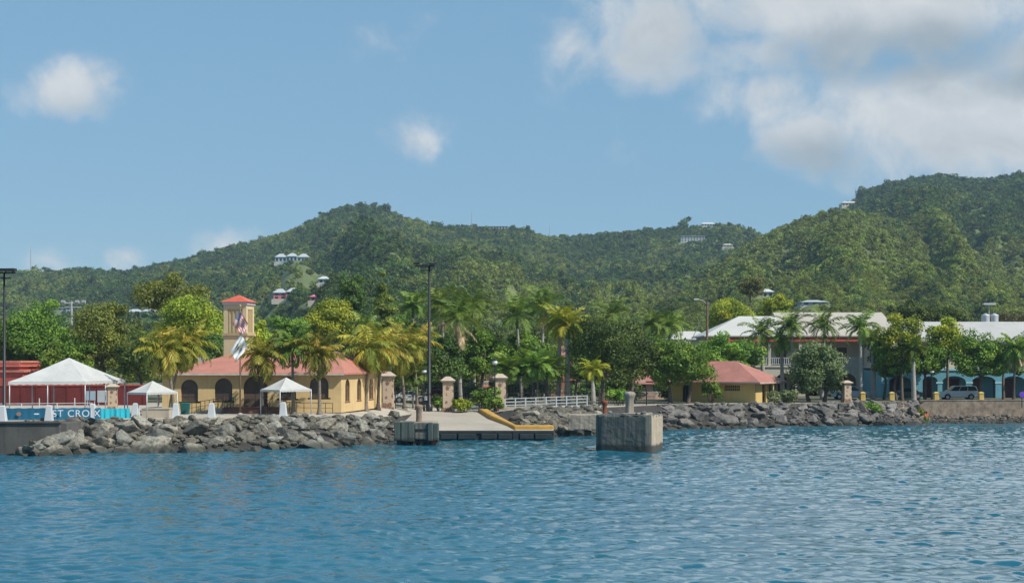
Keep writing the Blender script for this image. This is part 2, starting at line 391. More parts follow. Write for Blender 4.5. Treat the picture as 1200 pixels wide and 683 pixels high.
# ---------------------------------------------------------------- special materials
def rock_mat(name, c0, c1, c2, tan=0.65, vlo=0.42):
    m, t, bs, o = base_mat(name)
    ge = t.n('ShaderNodeNewGeometry'); oi = t.n('ShaderNodeObjectInfo')
    pos = ge.outputs['Position']
    tcn = t.n('ShaderNodeTexCoord').outputs['Object']
    a = t.ss(t.noise(pos, 0.9, 6, 0.62, 0.5), 0.32, 0.68)
    b = t.ss(t.noise(pos, 4.5, 6, 0.7), 0.35, 0.68)
    c = t.mix(a, c0, c1); c = t.mix(t.m('MULTIPLY', b, 0.5), c, c2)
    hs = t.n('ShaderNodeHueSaturation'); t.put(hs.inputs['Color'], c)
    t.put(hs.inputs['Value'], t.m('ADD', t.m('MULTIPLY', oi.outputs['Random'], 0.7), vlo)); c = hs.outputs[0]
    rn2 = t.m('FRACT', t.m('MULTIPLY', oi.outputs['Random'], 17.31))
    c = t.mix(t.m('MULTIPLY', t.ss(rn2, 0.3, 1.0), tan), c, t.mix(1.0, c, (1.18, 1.0, 0.74), 'MULTIPLY'))
    cr = t.ss(t.noise(pos, 7.0, 4, 0.6, 1.0), 0.30, 0.40)
    c = t.mix(t.m('SUBTRACT', 0.6, t.m('MULTIPLY', cr, 0.6)), c, (0.05, 0.047, 0.04))
    z = t.xyz(pos)[2]
    wet = t.ss(t.m('ADD', z, t.m('MULTIPLY', t.noise(pos, 1.2, 3), 0.5)), 0.5, 1.0, 1.0, 0.0)
    c = t.mix(t.m('MULTIPLY', wet, 0.85), c, (0.035, 0.036, 0.026))
    t.put(bs.inputs['Base Color'], c); bs.inputs['Roughness'].default_value = 0.88
    bp = t.n('ShaderNodeBump'); bp.inputs['Strength'].default_value = 0.55; bp.inputs['Distance'].default_value = 0.12
    t.put(bp.inputs['Height'], t.noise(pos, 3.2, 8, 0.65)); t.nt.links.new(bp.outputs[0], bs.inputs['Normal'])
    return m
M_rockA = rock_mat('boulder_stone_greenish', (0.06, 0.06, 0.05), (0.22, 0.212, 0.178), (0.54, 0.51, 0.43), 0.4, 0.45)
M_rockB = rock_mat('boulder_stone_grey', (0.05, 0.046, 0.044), (0.16, 0.15, 0.14), (0.38, 0.35, 0.31), 0.25, 0.5)
M_rockC = rock_mat('boulder_stone_tan', (0.20, 0.155, 0.115), (0.36, 0.29, 0.22), (0.46, 0.39, 0.30))

def dolphin_mat(name, lit, stain):
    m, t, bs, o = base_mat(name)
    ge = t.n('ShaderNodeNewGeometry'); pos = ge.outputs['Position']; z = t.xyz(pos)[2]
    a = t.ss(t.noise(pos, 0.9, 7, 0.65), 0.3, 0.7)
    b = t.ss(t.noise(t.mapping(pos, scale=(2.6, 2.6, 0.14)), 1.3, 6, 0.7), 0.34, 0.58)
    c = t.mix(a, tuple(q * 0.72 for q in lit), lit)
    c = t.mix(t.m('MULTIPLY', b, 0.85), c, stain)
    d = t.ss(t.noise(pos, 5.0, 5, 0.7), 0.55, 0.75)
    c = t.mix(t.m('MULTIPLY', d, 0.35), c, tuple(min(1, q * 1.35) for q in lit))
    wet = t.ss(t.m('ADD', z, t.m('MULTIPLY', t.noise(pos, 0.8, 4), 0.55)), 0.72, 1.0, 1.0, 0.0)
    c = t.mix(t.m('MULTIPLY', wet, 0.9), c, (0.024, 0.03, 0.028))
    t.put(bs.inputs['Base Color'], c); bs.inputs['Roughness'].default_value = 0.9
    bp = t.n('ShaderNodeBump'); bp.inputs['Strength'].default_value = 0.3; bp.inputs['Distance'].default_value = 0.05
    t.put(bp.inputs['Height'], t.noise(pos, 3.5, 8, 0.65)); t.nt.links.new(bp.outputs[0], bs.inputs['Normal'])
    return m
M_conc = dolphin_mat('weathered_concrete', (0.215, 0.20, 0.165), (0.04, 0.06, 0.06))
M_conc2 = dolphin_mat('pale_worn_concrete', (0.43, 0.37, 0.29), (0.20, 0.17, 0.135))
M_conc_sunlit = dolphin_mat('sunlit_tan_concrete', (0.56, 0.46, 0.34), (0.36, 0.29, 0.21))  # lighter, warmer copy of the concrete: sunlight on the right face put into colour
M_pile = dolphin_mat('dark_green_fender_concrete', (0.115, 0.145, 0.125), (0.05, 0.07, 0.062))

# ---------------------------------------------------------------- water
def water_tile(N=1024, L=102.4, seed=3):
    rs = np.random.RandomState(seed)
    k = 2 * np.pi * np.fft.fftfreq(N, L / N); kx, ky = np.meshgrid(k, k, indexing='ij')
    kk = np.hypot(kx, ky); kk[0, 0] = 1e-6
    def spec(V, dx_, dy_, p):
        Lw = V * V / 9.81; n_ = math.hypot(dx_, dy_)
        c = (kx * dx_ + ky * dy_) / (kk * n_)
        s = np.exp(-1 / (kk * Lw) ** 2) / kk ** 4 * (np.abs(c) ** p) * np.where(c < 0, 0.25, 1.0) * np.exp(-(kk * 0.045) ** 2)
        s[0, 0] = 0; return s
    nrm_ = lambda s: s / (s * kk ** 2).sum()
    S = 0.42 * nrm_(spec(1.25, -0.35, -1.0, 1.4)) + 0.2 * nrm_(spec(1.35, 0.7, -0.8, 1.4)) + 0.25 * nrm_(spec(1.85, 0.1, -1.0, 1.6)) + 0.13 * nrm_(spec(2.8, -0.2, -1.0, 2.0))
    h = np.fft.ifft2((rs.randn(N, N) + 1j * rs.randn(N, N)) * np.sqrt(S))
    hk = np.fft.fft2(h.real); h = h.real
    Dx = np.fft.ifft2(-1j * kx / kk * hk).real; Dy = np.fft.ifft2(-1j * ky / kk * hk).real
    gxx = np.gradient(h, L / N, axis=0); gyy = np.gradient(h, L / N, axis=1)
    s = 0.205 / math.sqrt((gxx ** 2 + gyy ** 2).mean())
    return h * s, Dx * s, Dy * s
H_, DX_, DY_ = water_tile()
def samp(A, x, y):
    N = A.shape[0]; u = x / 0.1; v = y / 0.1
    i = np.floor(u).astype(int); j = np.floor(v).astype(int); fx = u - i; fy = v - j
    i %= N; j %= N; i2 = (i + 1) % N; j2 = (j + 1) % N
    return A[i, j] * (1 - fx) * (1 - fy) + A[i2, j] * fx * (1 - fy) + A[i, j2] * (1 - fx) * fy + A[i2, j2] * fx * fy
def axis_steps(a, b, s0, s1):
    out = [a]; 
    while out[-1] < b:
        t = (out[-1] - a) / (b - a); out.append(out[-1] + s0 + (s1 - s0) * t)
    return out
xs = [-4000, -1500, -600, -300, -160, -100, -76] + axis_steps(-64, 64, 0.125, 0.125) + [76, 100, 160, 300, 600, 1500, 4000]
ysl = [-1500, -500, -150, -40, 0, 25, 38] + axis_steps(44, 190, 0.11, 0.36) + [200, 230, 260]
xs = np.array(xs, float); ysl = np.array(ysl, float)
Xg, Yg = np.meshgrid(xs, ysl, indexing='ij')
fade = (1 - np.clip((np.abs(Xg) - 60) / 16, 0, 1)) * np.clip((Yg - 38) / 6, 0, 1) * (1 - np.clip((Yg - 190) / 10, 0, 1))
swell = 1 + 0.55 * fbm(Xg / 26 + 3, Yg / 34 + 8, 3)
ch = 1.5
Wz = samp(H_, Xg, Yg) * fade * swell
Wx = Xg + ch * samp(DX_, Xg, Yg) * fade * swell; Wy = Yg + ch * samp(DY_, Xg, Yg) * fade * swell
nx_, ny_ = Xg.shape
idx = np.arange(nx_ * ny_).reshape(nx_, ny_)
Fq = np.stack([idx[:-1, :-1], idx[1:, :-1], idx[1:, 1:], idx[:-1, 1:]], -1).reshape(-1, 4)
wm = np_mesh('water', np.stack([Wx, Wy, Wz], -1).reshape(-1, 3), Fq, smooth=True)
m, t, bs, o = base_mat('sea_water')
pos = t.n('ShaderNodeNewGeometry').outputs['Position']
deep = t.ss(t.noise(t.mapping(pos, scale=(0.018, 0.03, 0.03)), 1.0, 4, 0.6), 0.35, 0.65)
t.put(bs.inputs['Base Color'], t.mix(deep, (0.010, 0.090, 0.138), (0.014, 0.108, 0.16)))
bs.inputs['Roughness'].default_value = 0.10; bs.inputs['IOR'].default_value = 1.333; bs.inputs['Specular IOR Level'].default_value = 0.5
bp = t.n('ShaderNodeBump'); bp.inputs['Strength'].default_value = 0.15; bp.inputs['Distance'].default_value = 0.04
t.put(bp.inputs['Height'], t.noise(t.mapping(pos, scale=(1, 1.0, 1)), 4.5, 5, 0.6)); t.nt.links.new(bp.outputs[0], bs.inputs['Normal'])
M_water = m
tag(link_mesh('water', wm, M_water), kind='structure')

# ---------------------------------------------------------------- land
SH_PX = [-700, 0, 70, 160, 250, 330, 400, 440, 470, 490, 572, 600, 640, 662, 700, 790, 900, 1000, 1070, 1085, 1200, 1900]
SH_D = [119, 123, 123.5, 125, 126, 129, 132, 136, 141, 145, 145, 147, 147.5, 152, 155, 166, 171, 175, 177, 180, 181, 184]
TP_D = [121, 125.5, 128, 129.5, 132, 135, 139, 146, 156, 166, 166, 161, 161, 160.5, 162, 174, 177, 180, 183.5, 185, 186, 190]
ZT = [2.5, 2.5, 2.5, 2.5, 2.5, 2.5, 2.4, 2.1, 1.85, 1.8, 1.8, 2.3, 2.4, 2.5, 2.5, 2.5, 2.5, 2.5, 2.5, 2.5, 2.5, 2.5]
def shoreD(px): return float(np.interp(px, SH_PX, SH_D))
def topD(px): return float(np.interp(px, SH_PX, TP_D))
def zland(px, D):
    zt = np.interp(px, SH_PX, ZT); tD = np.interp(px, SH_PX, TP_D)
    s = np.clip((D - tD) / 25.0, 0, 1); s = s * s * (3 - 2 * s)
    return zt + (2.5 - zt) * s
def P(px, D, dz=0.0): return Vector((gx(px, D), D, float(zland(px, D)) + dz))
def bank(px, t):
    a = shoreD(px); b = topD(px); D = a + (b - a) * t
    return Vector((gx(px, D), D, -0.5 + (float(np.interp(px, SH_PX, ZT)) * (1.0 if px < 1075 else 0.3) + 0.5) * t ** 0.9))
pxs = np.concatenate([np.arange(-700, -20, 40), np.arange(-20, 1230, 5), np.arange(1230, 1901, 40)]).astype(float)
rows = np.concatenate([np.linspace(0, 1, 26), np.array([1.2, 1.5, 2, 3, 4])])
V = []
for p in pxs:
    for r in np.linspace(0, 1, 30):
        D = topD(p) + (430 - topD(p)) * r ** 2
        V.append((gx(p, D), D, float(zland(p, D))))
V = np.array(V); n0 = len(pxs); idx = np.arange(n0 * 30).reshape(n0, 30)
Fq = np.stack([idx[:-1, :-1], idx[1:, :-1], idx[1:, 1:], idx[:-1, 1:]], -1).reshape(-1, 4)
m, t, bs, o = base_mat('ground_paving')
pos = t.n('ShaderNodeNewGeometry').outputs['Position']; yy = t.xyz(pos)[1]
c = t.mix(t.ss(t.noise(pos, 0.35, 6, 0.6), 0.35, 0.65), (0.36, 0.32, 0.265), (0.46, 0.42, 0.355))
g = t.mix(t.ss(t.noise(pos, 1.4, 5, 0.6), 0.35, 0.65), (0.05, 0.07, 0.02), (0.15, 0.13, 0.08))
c = t.mix(t.ss(t.m('ADD', yy, t.m('MULTIPLY', t.noise(pos, 0.15, 4), 14)), 183, 190), c, g)
t.put(bs.inputs['Base Color'], c); bs.inputs['Roughness'].default_value = 0.92
M_ground = m
tag(link_mesh('ground', np_mesh('ground', V, Fq, smooth=True), M_ground), kind='structure')
V = []
for p in pxs:
    for r in np.linspace(0, 1, 10):
        q = bank(p, r); V.append((q.x, q.y, q.z if r else -1.5))
V = np.array(V); idx = np.arange(n0 * 10).reshape(n0, 10)
Fq = np.stack([idx[:-1, :-1], idx[1:, :-1], idx[1:, 1:], idx[:-1, 1:]], -1).reshape(-1, 4)
M_bank = mat('gap_shade_bank', (0.045, 0.041, 0.036), 0.95, 0.35, 1.5, bump=0.6, bscale=4)  # near-black bank: shade of the gaps between boulders is put into its colour
tag(link_mesh('shore_bank', np_mesh('shore_bank', V, Fq), M_bank), kind='structure')
# promenade kerb edge along the left rocks
def strip(name, pts, wdt, h, mtl, kind='structure'):
    mb = MB()
    for a, b in zip(pts[:-1], pts[1:]):
        d = (b - a); n = Vector((-d.y, d.x, 0)).normalized() * wdt
        vs = [a, b, b + n, a + n]; mb.add([tuple(q) for q in vs] + [(q.x, q.y, q.z + h) for q in vs],
            [(0, 3, 2, 1), (4, 5, 6, 7), (0, 1, 5, 4), (1, 2, 6, 5), (2, 3, 7, 6), (3, 0, 4, 7)])
    return tag(mb.build(name, mtl), kind=kind)
strip('promenade_edge', [P(p, topD(p) - 0.15, -0.35) for p in range(150, 425, 12)], 0.6, 0.43, M_plant)
# roads on the right
road = MB()
for a, b in zip(range(930, 1300, 20), range(950, 1320, 20)):
    q = [P(a, 190, 0.006), P(b, 190, 0.006), P(b, 199, 0.006), P(a, 199, 0.006)]
    road.add([tuple(k) for k in q], [(0, 1, 2, 3)])
tag(road.build('road', mat('asphalt', (0.06, 0.058, 0.055), 0.9, 0.2, 1)), kind='structure')
gs = MB()
for a, b in zip(range(1030, 1300, 10), range(1040, 1310, 10)):
    q = [P(a, 187, 0.008), P(b, 187, 0.008), P(b, 189.7, 0.008), P(a, 189.7, 0.008)]
    gs.add([tuple(k) for k in q], [(0, 1, 2, 3)])
tag(gs.build('grass_verge', mat('dry_grass', (0.17, 0.15, 0.05), 0.95, 0.3, 2)), kind='structure')

# ---------------------------------------------------------------- hills
A_PX = [-500, -300, -100, 0, 50, 100, 140, 200, 250, 310, 350, 380, 400, 425, 445, 470, 500, 520, 560, 600, 620, 640, 680, 720, 760, 800, 830, 860, 885, 900, 930, 960, 1000, 1030, 1060, 1100, 1130, 1160, 1200, 1260, 1400, 1700]
A_PY = [330, 320, 318, 316, 317, 314, 319, 306, 293, 278, 265, 250, 242, 238, 242, 252, 261, 265, 262, 265, 269, 276, 275, 271, 269, 265, 260, 262, 270, 276, 270, 256, 232, 216, 209, 203, 209, 208, 201, 196, 215, 260]
B_PX = [660, 740, 800, 840, 870, 900, 940, 980, 1010, 1040, 1080, 1120, 1160, 1200, 1260, 1340]
B_PY = [425, 372, 330, 306, 288, 270, 252, 241, 244, 251, 264, 278, 300, 320, 348, 425]
GT = 4.0
def hillz(px, D):
    px = np.asarray(px, float); D = np.asarray(D, float)
    DA, DB = 1500.0, 950.0
    za = CAMZ + (HY - np.interp(px, A_PX, A_PY)) / FPX * DA - GT
    s = np.clip((D - 330) / (DA - 330), 0, 1)
    sp = fbm(px / 95.0 + D / 700.0, D / 420.0, 4)
    sp2 = fbm(px / 30.0 - D / 500.0, D / 160.0, 3)
    A = 2.2 + (za - 2.2) * s ** 1.3 + (sp * 40 + sp2 * 12) * (s * (1 - s) * 4) ** 1.0 * np.clip(za / 120, 0.2, 1.3) * 0.75
    A = np.minimum(A, CAMZ + (HY - np.interp(px, A_PX, A_PY)) / FPX * D * (0.80 + 0.20 * s) - GT)
    A = np.where(D > DA, za - (D - DA) * 0.22, A)
    zb = CAMZ + (HY - np.interp(px, B_PX, B_PY)) / FPX * DB - GT
    zb = np.where((px < 660) | (px > 1340), -5.0, zb)
    s = np.clip((D - 330) / (DB - 330), 0, 1)
    spb = fbm(px / 80.0 + 31 + D / 500.0, D / 260.0 + 9, 4)
    B = 2.2 + (zb - 2.2) * s ** 1.15 + np.clip((D - 400) / 260, 0, 1) * (spb * 26 + sp2 * 9) * (s * (1 - s) * 4) * np.clip(zb / 90, 0, 1.2) * 0.8
    B = np.minimum(B, CAMZ + (HY - np.interp(px, B_PX, B_PY)) / FPX * D - GT * (0.6 + 0.4 * s))
    B = np.where(D > DB, zb - (D - DB) * 0.30, B)
    K = 55.0 * np.exp(-((px - 352) / 62.0) ** 2) * np.clip((D - 520) / 330.0, 0, 1) ** 1.2
    K = np.where(D > 850, K - (D - 850) * 0.25, K) + 6.0
    return np.maximum(np.maximum(A, B), np.where(np.abs(px - 352) < 170, K, 0))
hp = np.arange(-500, 1701, 6.0); hd = np.concatenate([np.arange(380, 1000, 8.0), np.arange(1000, 1560, 10.0), np.arange(1560, 2200, 60.0)])
PXg, Dg = np.meshgrid(hp, hd, indexing='ij'); Zg = hillz(PXg, Dg)
idx = np.arange(PXg.size).reshape(PXg.shape)
Fq = np.stack([idx[:-1, :-1], idx[1:, :-1], idx[1:, 1:], idx[:-1, 1:]], -1).reshape(-1, 4)
m, t, bs, o = base_mat('hill_scrub')
pos = t.n('ShaderNodeNewGeometry').outputs['Position']
c = t.mix(t.ss(t.noise(pos, 0.02, 6, 0.6), 0.35, 0.65), (0.07, 0.105, 0.03), (0.14, 0.165, 0.05))
c = t.mix(t.ss(t.noise(pos, 0.12, 5, 0.6), 0.45, 0.7), c, (0.13, 0.14, 0.045))
t.put(bs.inputs['Base Color'], c); bs.inputs['Roughness'].default_value = 0.95
tag(link_mesh('hills', np_mesh('hills', np.stack([(PXg - 600) / FPX * Dg, Dg, Zg], -1).reshape(-1, 3), Fq, smooth=True), m), kind='structure')
def hill_hit(px, py, d0=380, d1=1560):
    """first point of the slope seen at this row from the shore"""
    D = np.arange(d0, d1, 3.0); z = hillz(np.full_like(D, px), D)
    row = HY - (z - CAMZ) * FPX / D
    k = np.where(row <= py)[0]
    k = k[0] if len(k) else int(np.argmin(row))
    return float(D[k]), float(z[k])

# hillside houses: (px, py of base, width px, height px)  (built further down, but the wood leaves room for them)
HH = {}
for nm, px, py in [('white', 342, 307), ('bluegrey', 386, 331), ('pink', 335, 350), ('pinksmall', 370, 351), ('ridge', 578, 259), ('tip', 830, 259),
                   ('apart', 812, 283), ('small', 853, 289), ('hilltop', 998, 241), ('bluelow', 955, 357), ('lowwhite', 893, 348), ('leftwhite', 78, 366), ('leftpale', 166, 370)]:
    D, z = hill_hit(px, py); HH[nm] = (px, D, z)
rs = np.random.RandomState(11)
def rand_wood(n):
    px = rs.uniform(-160, 1360, n); D = np.sqrt(rs.uniform(345 ** 2, 1540 ** 2, n))
    x = (px - 600) / FPX * D; z = hillz(px, D)
    keep = np.ones(n, bool)
    for nm, (hx, hD, hz) in HH.items():
        wid = {'white': 39, 'bluegrey': 26, 'pink': 29, 'ridge': 34, 'apart': 28, 'bluelow': 31, 'lowwhite': 26, 'leftwhite': 30, 'leftpale': 34, 'hilltop': 22}.get(nm, 14) / 2 * hD / FPX + 1.8
        X0 = gx(hx, hD)
        keep &= ~((np.abs(x - X0) < wid) & (D > hD - 18) & (D < hD + 9))
    grass = (((px - 352) / 62) ** 2 + ((D - 790) / 95) ** 2 < 1) | (((px - 340) / 30) ** 2 + ((D - 690) / 60) ** 2 < 0.5)
    keep &= ~(grass & (rs.rand(n) < 0.88))
    clear = fbm(px / 60.0 + 50, D / 130.0 + 20, 3) > np.where(D > 700, 0.42, 9.0)
    keep &= ~(clear & (rs.rand(n) < 0.7))
    return px[keep], D[keep], x[keep], z[keep]

fpx, fD, fx, fz = rand_wood(72000)
fs = rs.uniform(1.7, 3.9, len(fx)) * np.where(rs.rand(len(fx)) < 0.06, 1.45, 1.0)
for nm, (hx, hD, hzz) in HH.items():
    fs[(np.abs(fx - gx(hx, hD)) < 0.012 * hD + 3) & (fD > hD - 75) & (fD < hD - 10)] *= 0.55
fs *= np.where((fD > 1420) & (rs.rand(len(fx)) < 0.07), 1.7, 1.0) * 0.82
onB = (fpx > 690) & (fpx < 1330) & (fD < 960) & (fD > 345)
light = (fbm(fpx / 70.0 + 5, fD / 150.0 + 3, 4) + 0.6 * onB - 0.22 * ((fpx > 930) & (fD > 980)) + rs.uniform(-.28, .28, len(fx)) + 0.25 * (np.hypot((fpx - 352) / 70, (fD - 790) / 120) < 1)) > 0.13
# ---------------------------------------------------------------- foliage builders
def leaf_quads(rng, cen, nrm, size, tint):
    """one bent-free leaf spray quad per centre, facing roughly nrm"""
    n = len(cen)
    a = rng.randn(n, 3); nr = nrm + 0.75 * a; nr /= np.linalg.norm(nr, axis=1, keepdims=True) + 1e-9
    u = np.cross(nr, rng.randn(n, 3)); u /= np.linalg.norm(u, axis=1, keepdims=True) + 1e-9
    v = np.cross(nr, u)
    s = (size * rng.uniform(0.6, 1.3, n))[:, None]
    V = np.stack([cen - u * s * 0.9, cen + v * s * 0.45 - u * s * 0.1, cen + u * s * 0.9, cen - v * s * 0.45 + u * s * 0.1], 1).reshape(-1, 3)
    return V, np.arange(4 * n).reshape(n, 4), tint
def crown_mesh(name, seed, rx, ry, rz, nclump=42, per=150, leaf=0.27, crad=0.30, low=-0.75, ragged=0.25, bare=0.0):
    """a crown of leaf clumps spread through an ellipsoid centred on 0,0,0"""
    rng = np.random.RandomState(seed)
    d = rng.randn(nclump * 3, 3); d /= np.linalg.norm(d, axis=1, keepdims=True); d = d[d[:, 2] > low][:nclump]
    r = rng.uniform(0.35, 1.0, len(d)) ** 0.6 * (1 + ragged * rng.uniform(-1, 1, len(d)))
    cc = d * r[:, None] * np.array([rx, ry, rz]) * 0.82
    Rm = (rx * ry * rz) ** (1 / 3)
    Vs, Fs, Ts = [], [], []; b = 0
    for i, c0 in enumerate(cc):
        k = int(per * rng.uniform(0.6, 1.4)); q = rng.randn(k, 3); q /= np.linalg.norm(q, axis=1, keepdims=True)
        rad = Rm * crad * rng.uniform(0.65, 1.35)
        pos = c0 + q * (rad * rng.uniform(0.35, 1.08, k) ** 0.7)[:, None] * np.array([1.05, 1.05, 0.75])
        base = rng.rand()
        tint = np.clip(base * 0.7 + 0.3 * rng.rand(k), 0, 1)
        nr = q + np.array([0, 0, 0.45])
        V, F, T = leaf_quads(rng, pos, nr, leaf, tint); Vs.append(V); Fs.append(F + b); Ts.append(T); b += len(V)
    me = np_mesh(name, np.concatenate(Vs), np.concatenate(Fs), np.concatenate(Ts))
    return me, cc
def trunk_mb(base, top, r0, crown_pts, rng, nl=7):
    mb = MB(); b = Vector(base); tp = Vector(top); mid = (b + tp) / 2 + Vector((rng.uniform(-.25, .25), rng.uniform(-.25, .25), 0))
    mb.tube([b - Vector((0, 0, 0.3)), b + Vector((0, 0, 0.25)), mid, tp], [r0 * 1.5, r0 * 1.05, r0 * 0.85, r0 * 0.7], 9)
    k = list(range(len(crown_pts))); rng.shuffle(k)
    for i in k[:nl]:
        e = Vector(crown_pts[i]); m2 = tp.lerp(e, 0.5) + Vector((0, 0, -0.12 * (e - tp).length))
        mb.tube([tp - Vector((0, 0, 0.3)), m2, e], [r0 * 0.55, r0 * 0.36, r0 * 0.12], 6)
    return mb
_seed = [100]
def tree(label, px, ytop, ybot, wpx, D, lm, name='shade_tree', group=None, trunks=1, base=None, leaf=0.26, nclump=None, per=None, crad=0.30, ragged=0.25, low=-0.75, bark=None, lean=0.0):
    _seed[0] += 1; sd_ = _seed[0]; rng = random.Random(sd_)
    k = D / FPX; rx = wpx * k / 2; rz = (ybot - ytop) * k / 2; ry = rx * rng.uniform(0.8, 1.0)
    zc = gz((ytop + ybot) / 2, D)
    x0 = gx(px, D); zb = float(zland(px, D)) if D < 430 else float(hillz(px, D))
    t = thing(name, label, 'tree', (x0, D, zb), 0, group)
    vol = rx * ry + rx * rz
    nclump = nclump or int(np.clip(16 + vol * 1.5, 16, 70)); per = int((per or np.clip(90 + vol * 1.6, 90, 170)) * 1.75); leaf *= 0.76
    me, cc = crown_mesh('crown', sd_, rx, ry, rz, nclump, per, leaf, crad, low, ragged)
    zo = zc - zb
    c = link_mesh('crown', me, lm, t); c.location = (0, 0, zo)
    pts = [(q[0], q[1], q[2] + zo) for q in cc]
    zt = max(0.6, zo - rz * 0.55)
    mb = MB()
    for j in range(trunks):
        ox = (j - (trunks - 1) / 2) * rx * 0.5
        r0 = 0.07 + 0.055 * math.sqrt(vol) * 0.6
        o = trunk_mb((ox, 0, 0), (ox * 1.2 + lean, 0, zt), r0, pts, rng, 7 if trunks == 1 else 4); mb.add(o.v, o.f)
    mb.build('trunk', bark or M_bark, t, True)
    return t
def bush(label, px, ytop, ybot, wpx, D, lm, name='bush', group=None, leaf=0.2):
    _seed[0] += 1; sd_ = _seed[0]
    k = D / FPX; rx = wpx * k / 2; rz = (ybot - ytop) * k / 2
    zb = float(zland(px, D))
    t = thing(name, label, 'bush', (gx(px, D), D, zb), 0, group)
    me, cc = crown_mesh('foliage', sd_, rx, rx * 0.8, rz, 16, 110, leaf, 0.42, -0.6, 0.3)
    c = link_mesh('foliage', me, lm, t); c.location = (0, 0, gz((ytop + ybot) / 2, D) - zb)
    zo = c.location.z; mb = MB(); rng = random.Random(sd_)
    for q in cc[:7]:
        mb.tube([(q[0] * 0.2, q[1] * 0.2, -0.2), (q[0] * 0.6, q[1] * 0.6, zo * 0.5), (q[0], q[1], q[2] + zo)], [0.05, 0.035, 0.012], 5)
    mb.build('stem', M_bark, t, True)
    return t

def fronds(seed, n, length, droop, e0, e1, leafl, leafw, nl=26, hang=0.5, tint0=(0.2, 0.8), vee=0.5):
    """n arching fronds round 0,0,0; returns arrays"""
    rng = np.random.RandomState(seed)
    Vs, Fs, Ts = [], [], []; b = 0
    golden = 2.399963
    for i in range(n):
        az = i * golden + rng.uniform(-0.3, 0.3)
        f = (i + 0.5) / n
        el = e0 + (e1 - e0) * f + rng.uniform(-0.12, 0.12)
        L = length * rng.uniform(0.82, 1.12) * (0.8 + 0.2 * math.sin(math.pi * min(1, f + 0.25)))
        dr = droop * rng.uniform(0.75, 1.3) * (0.62 + 0.55 * f)
        ns = nl; ts = np.linspace(0, 1, ns + 1)
        ang = el - dr * ts ** 1.35
        st = L / ns
        rr = np.concatenate([[0], np.cumsum(np.cos(ang[:-1]) * st)]); zz = np.concatenate([[0], np.cumsum(np.sin(ang[:-1]) * st)])
        ca, sa = math.cos(az), math.sin(az)
        pts = np.stack([rr * ca, rr * sa, zz], 1)
        tan = np.stack([np.cos(ang) * ca, np.cos(ang) * sa, np.sin(ang)], 1)
        side = np.array([-sa, ca, 0.0]) ; tw = rng.uniform(-0.5, 0.5)
        up = np.cross(tan, side) * -1
        up = np.where(up[:, 2:3] < 0, -up, up)
        sd2 = side * math.cos(tw) + up * math.sin(tw)
        tint = np.clip(rng.uniform(*tint0) + 0.12 * rng.randn(), 0, 1)
        # rachis: thin three-sided strip
        rw = 0.045 * (1 - 0.8 * ts)[:, None]
        ring = np.stack([pts + side * rw, pts - side * rw, pts - np.array([0, 0, 1.0]) * rw * 1.4], 1)
        Vs.append(ring.reshape(-1, 3)); ff = []
        for k in range(ns):
            for j in range(3):
                j2 = (j + 1) % 3; ff.append((b + k * 3 + j, b + k * 3 + j2, b + k * 3 + 3 + j2, b + k * 3 + 3 + j))
        Fs.append(np.array(ff)); Ts.append(np.full(len(ff), min(1, tint + 0.25))); b += ring.shape[0] * 3
        for sgn in (-1, 1):
            tt = ts[2:-1] if ns > 6 else ts[1:]
            ks = np.arange(2, ns) if ns > 6 else np.arange(1, ns + 1)
            ll = leafl * np.sin(np.pi * (0.16 + 0.80 * tt)) ** 0.8 * rng.uniform(0.8, 1.15, len(tt))
            d = sgn * sd2[ks] * 0.85 + tan[ks] * 0.55 + up[ks] * vee * 0.45
            d[:, 2] -= hang * rng.uniform(0.5, 1.3, len(tt)); d /= np.linalg.norm(d, axis=1, keepdims=True)
            p0 = pts[ks]; mid = p0 + d * ll[:, None] * 0.5; tip = p0 + d * ll[:, None]; tip[:, 2] -= ll * 0.22 * hang
            wv = tan[ks] * (leafw / 2)
            V = np.stack([p0, mid + wv, tip, mid - wv], 1).reshape(-1, 3)
            F = np.arange(len(V)).reshape(-1, 4) + b
            Vs.append(V); Fs.append(F); Ts.append(np.clip(tint + 0.1 * rng.randn(len(F)), 0, 1)); b += len(V)
    return np.concatenate(Vs), np.concatenate(Fs), np.concatenate(Ts)
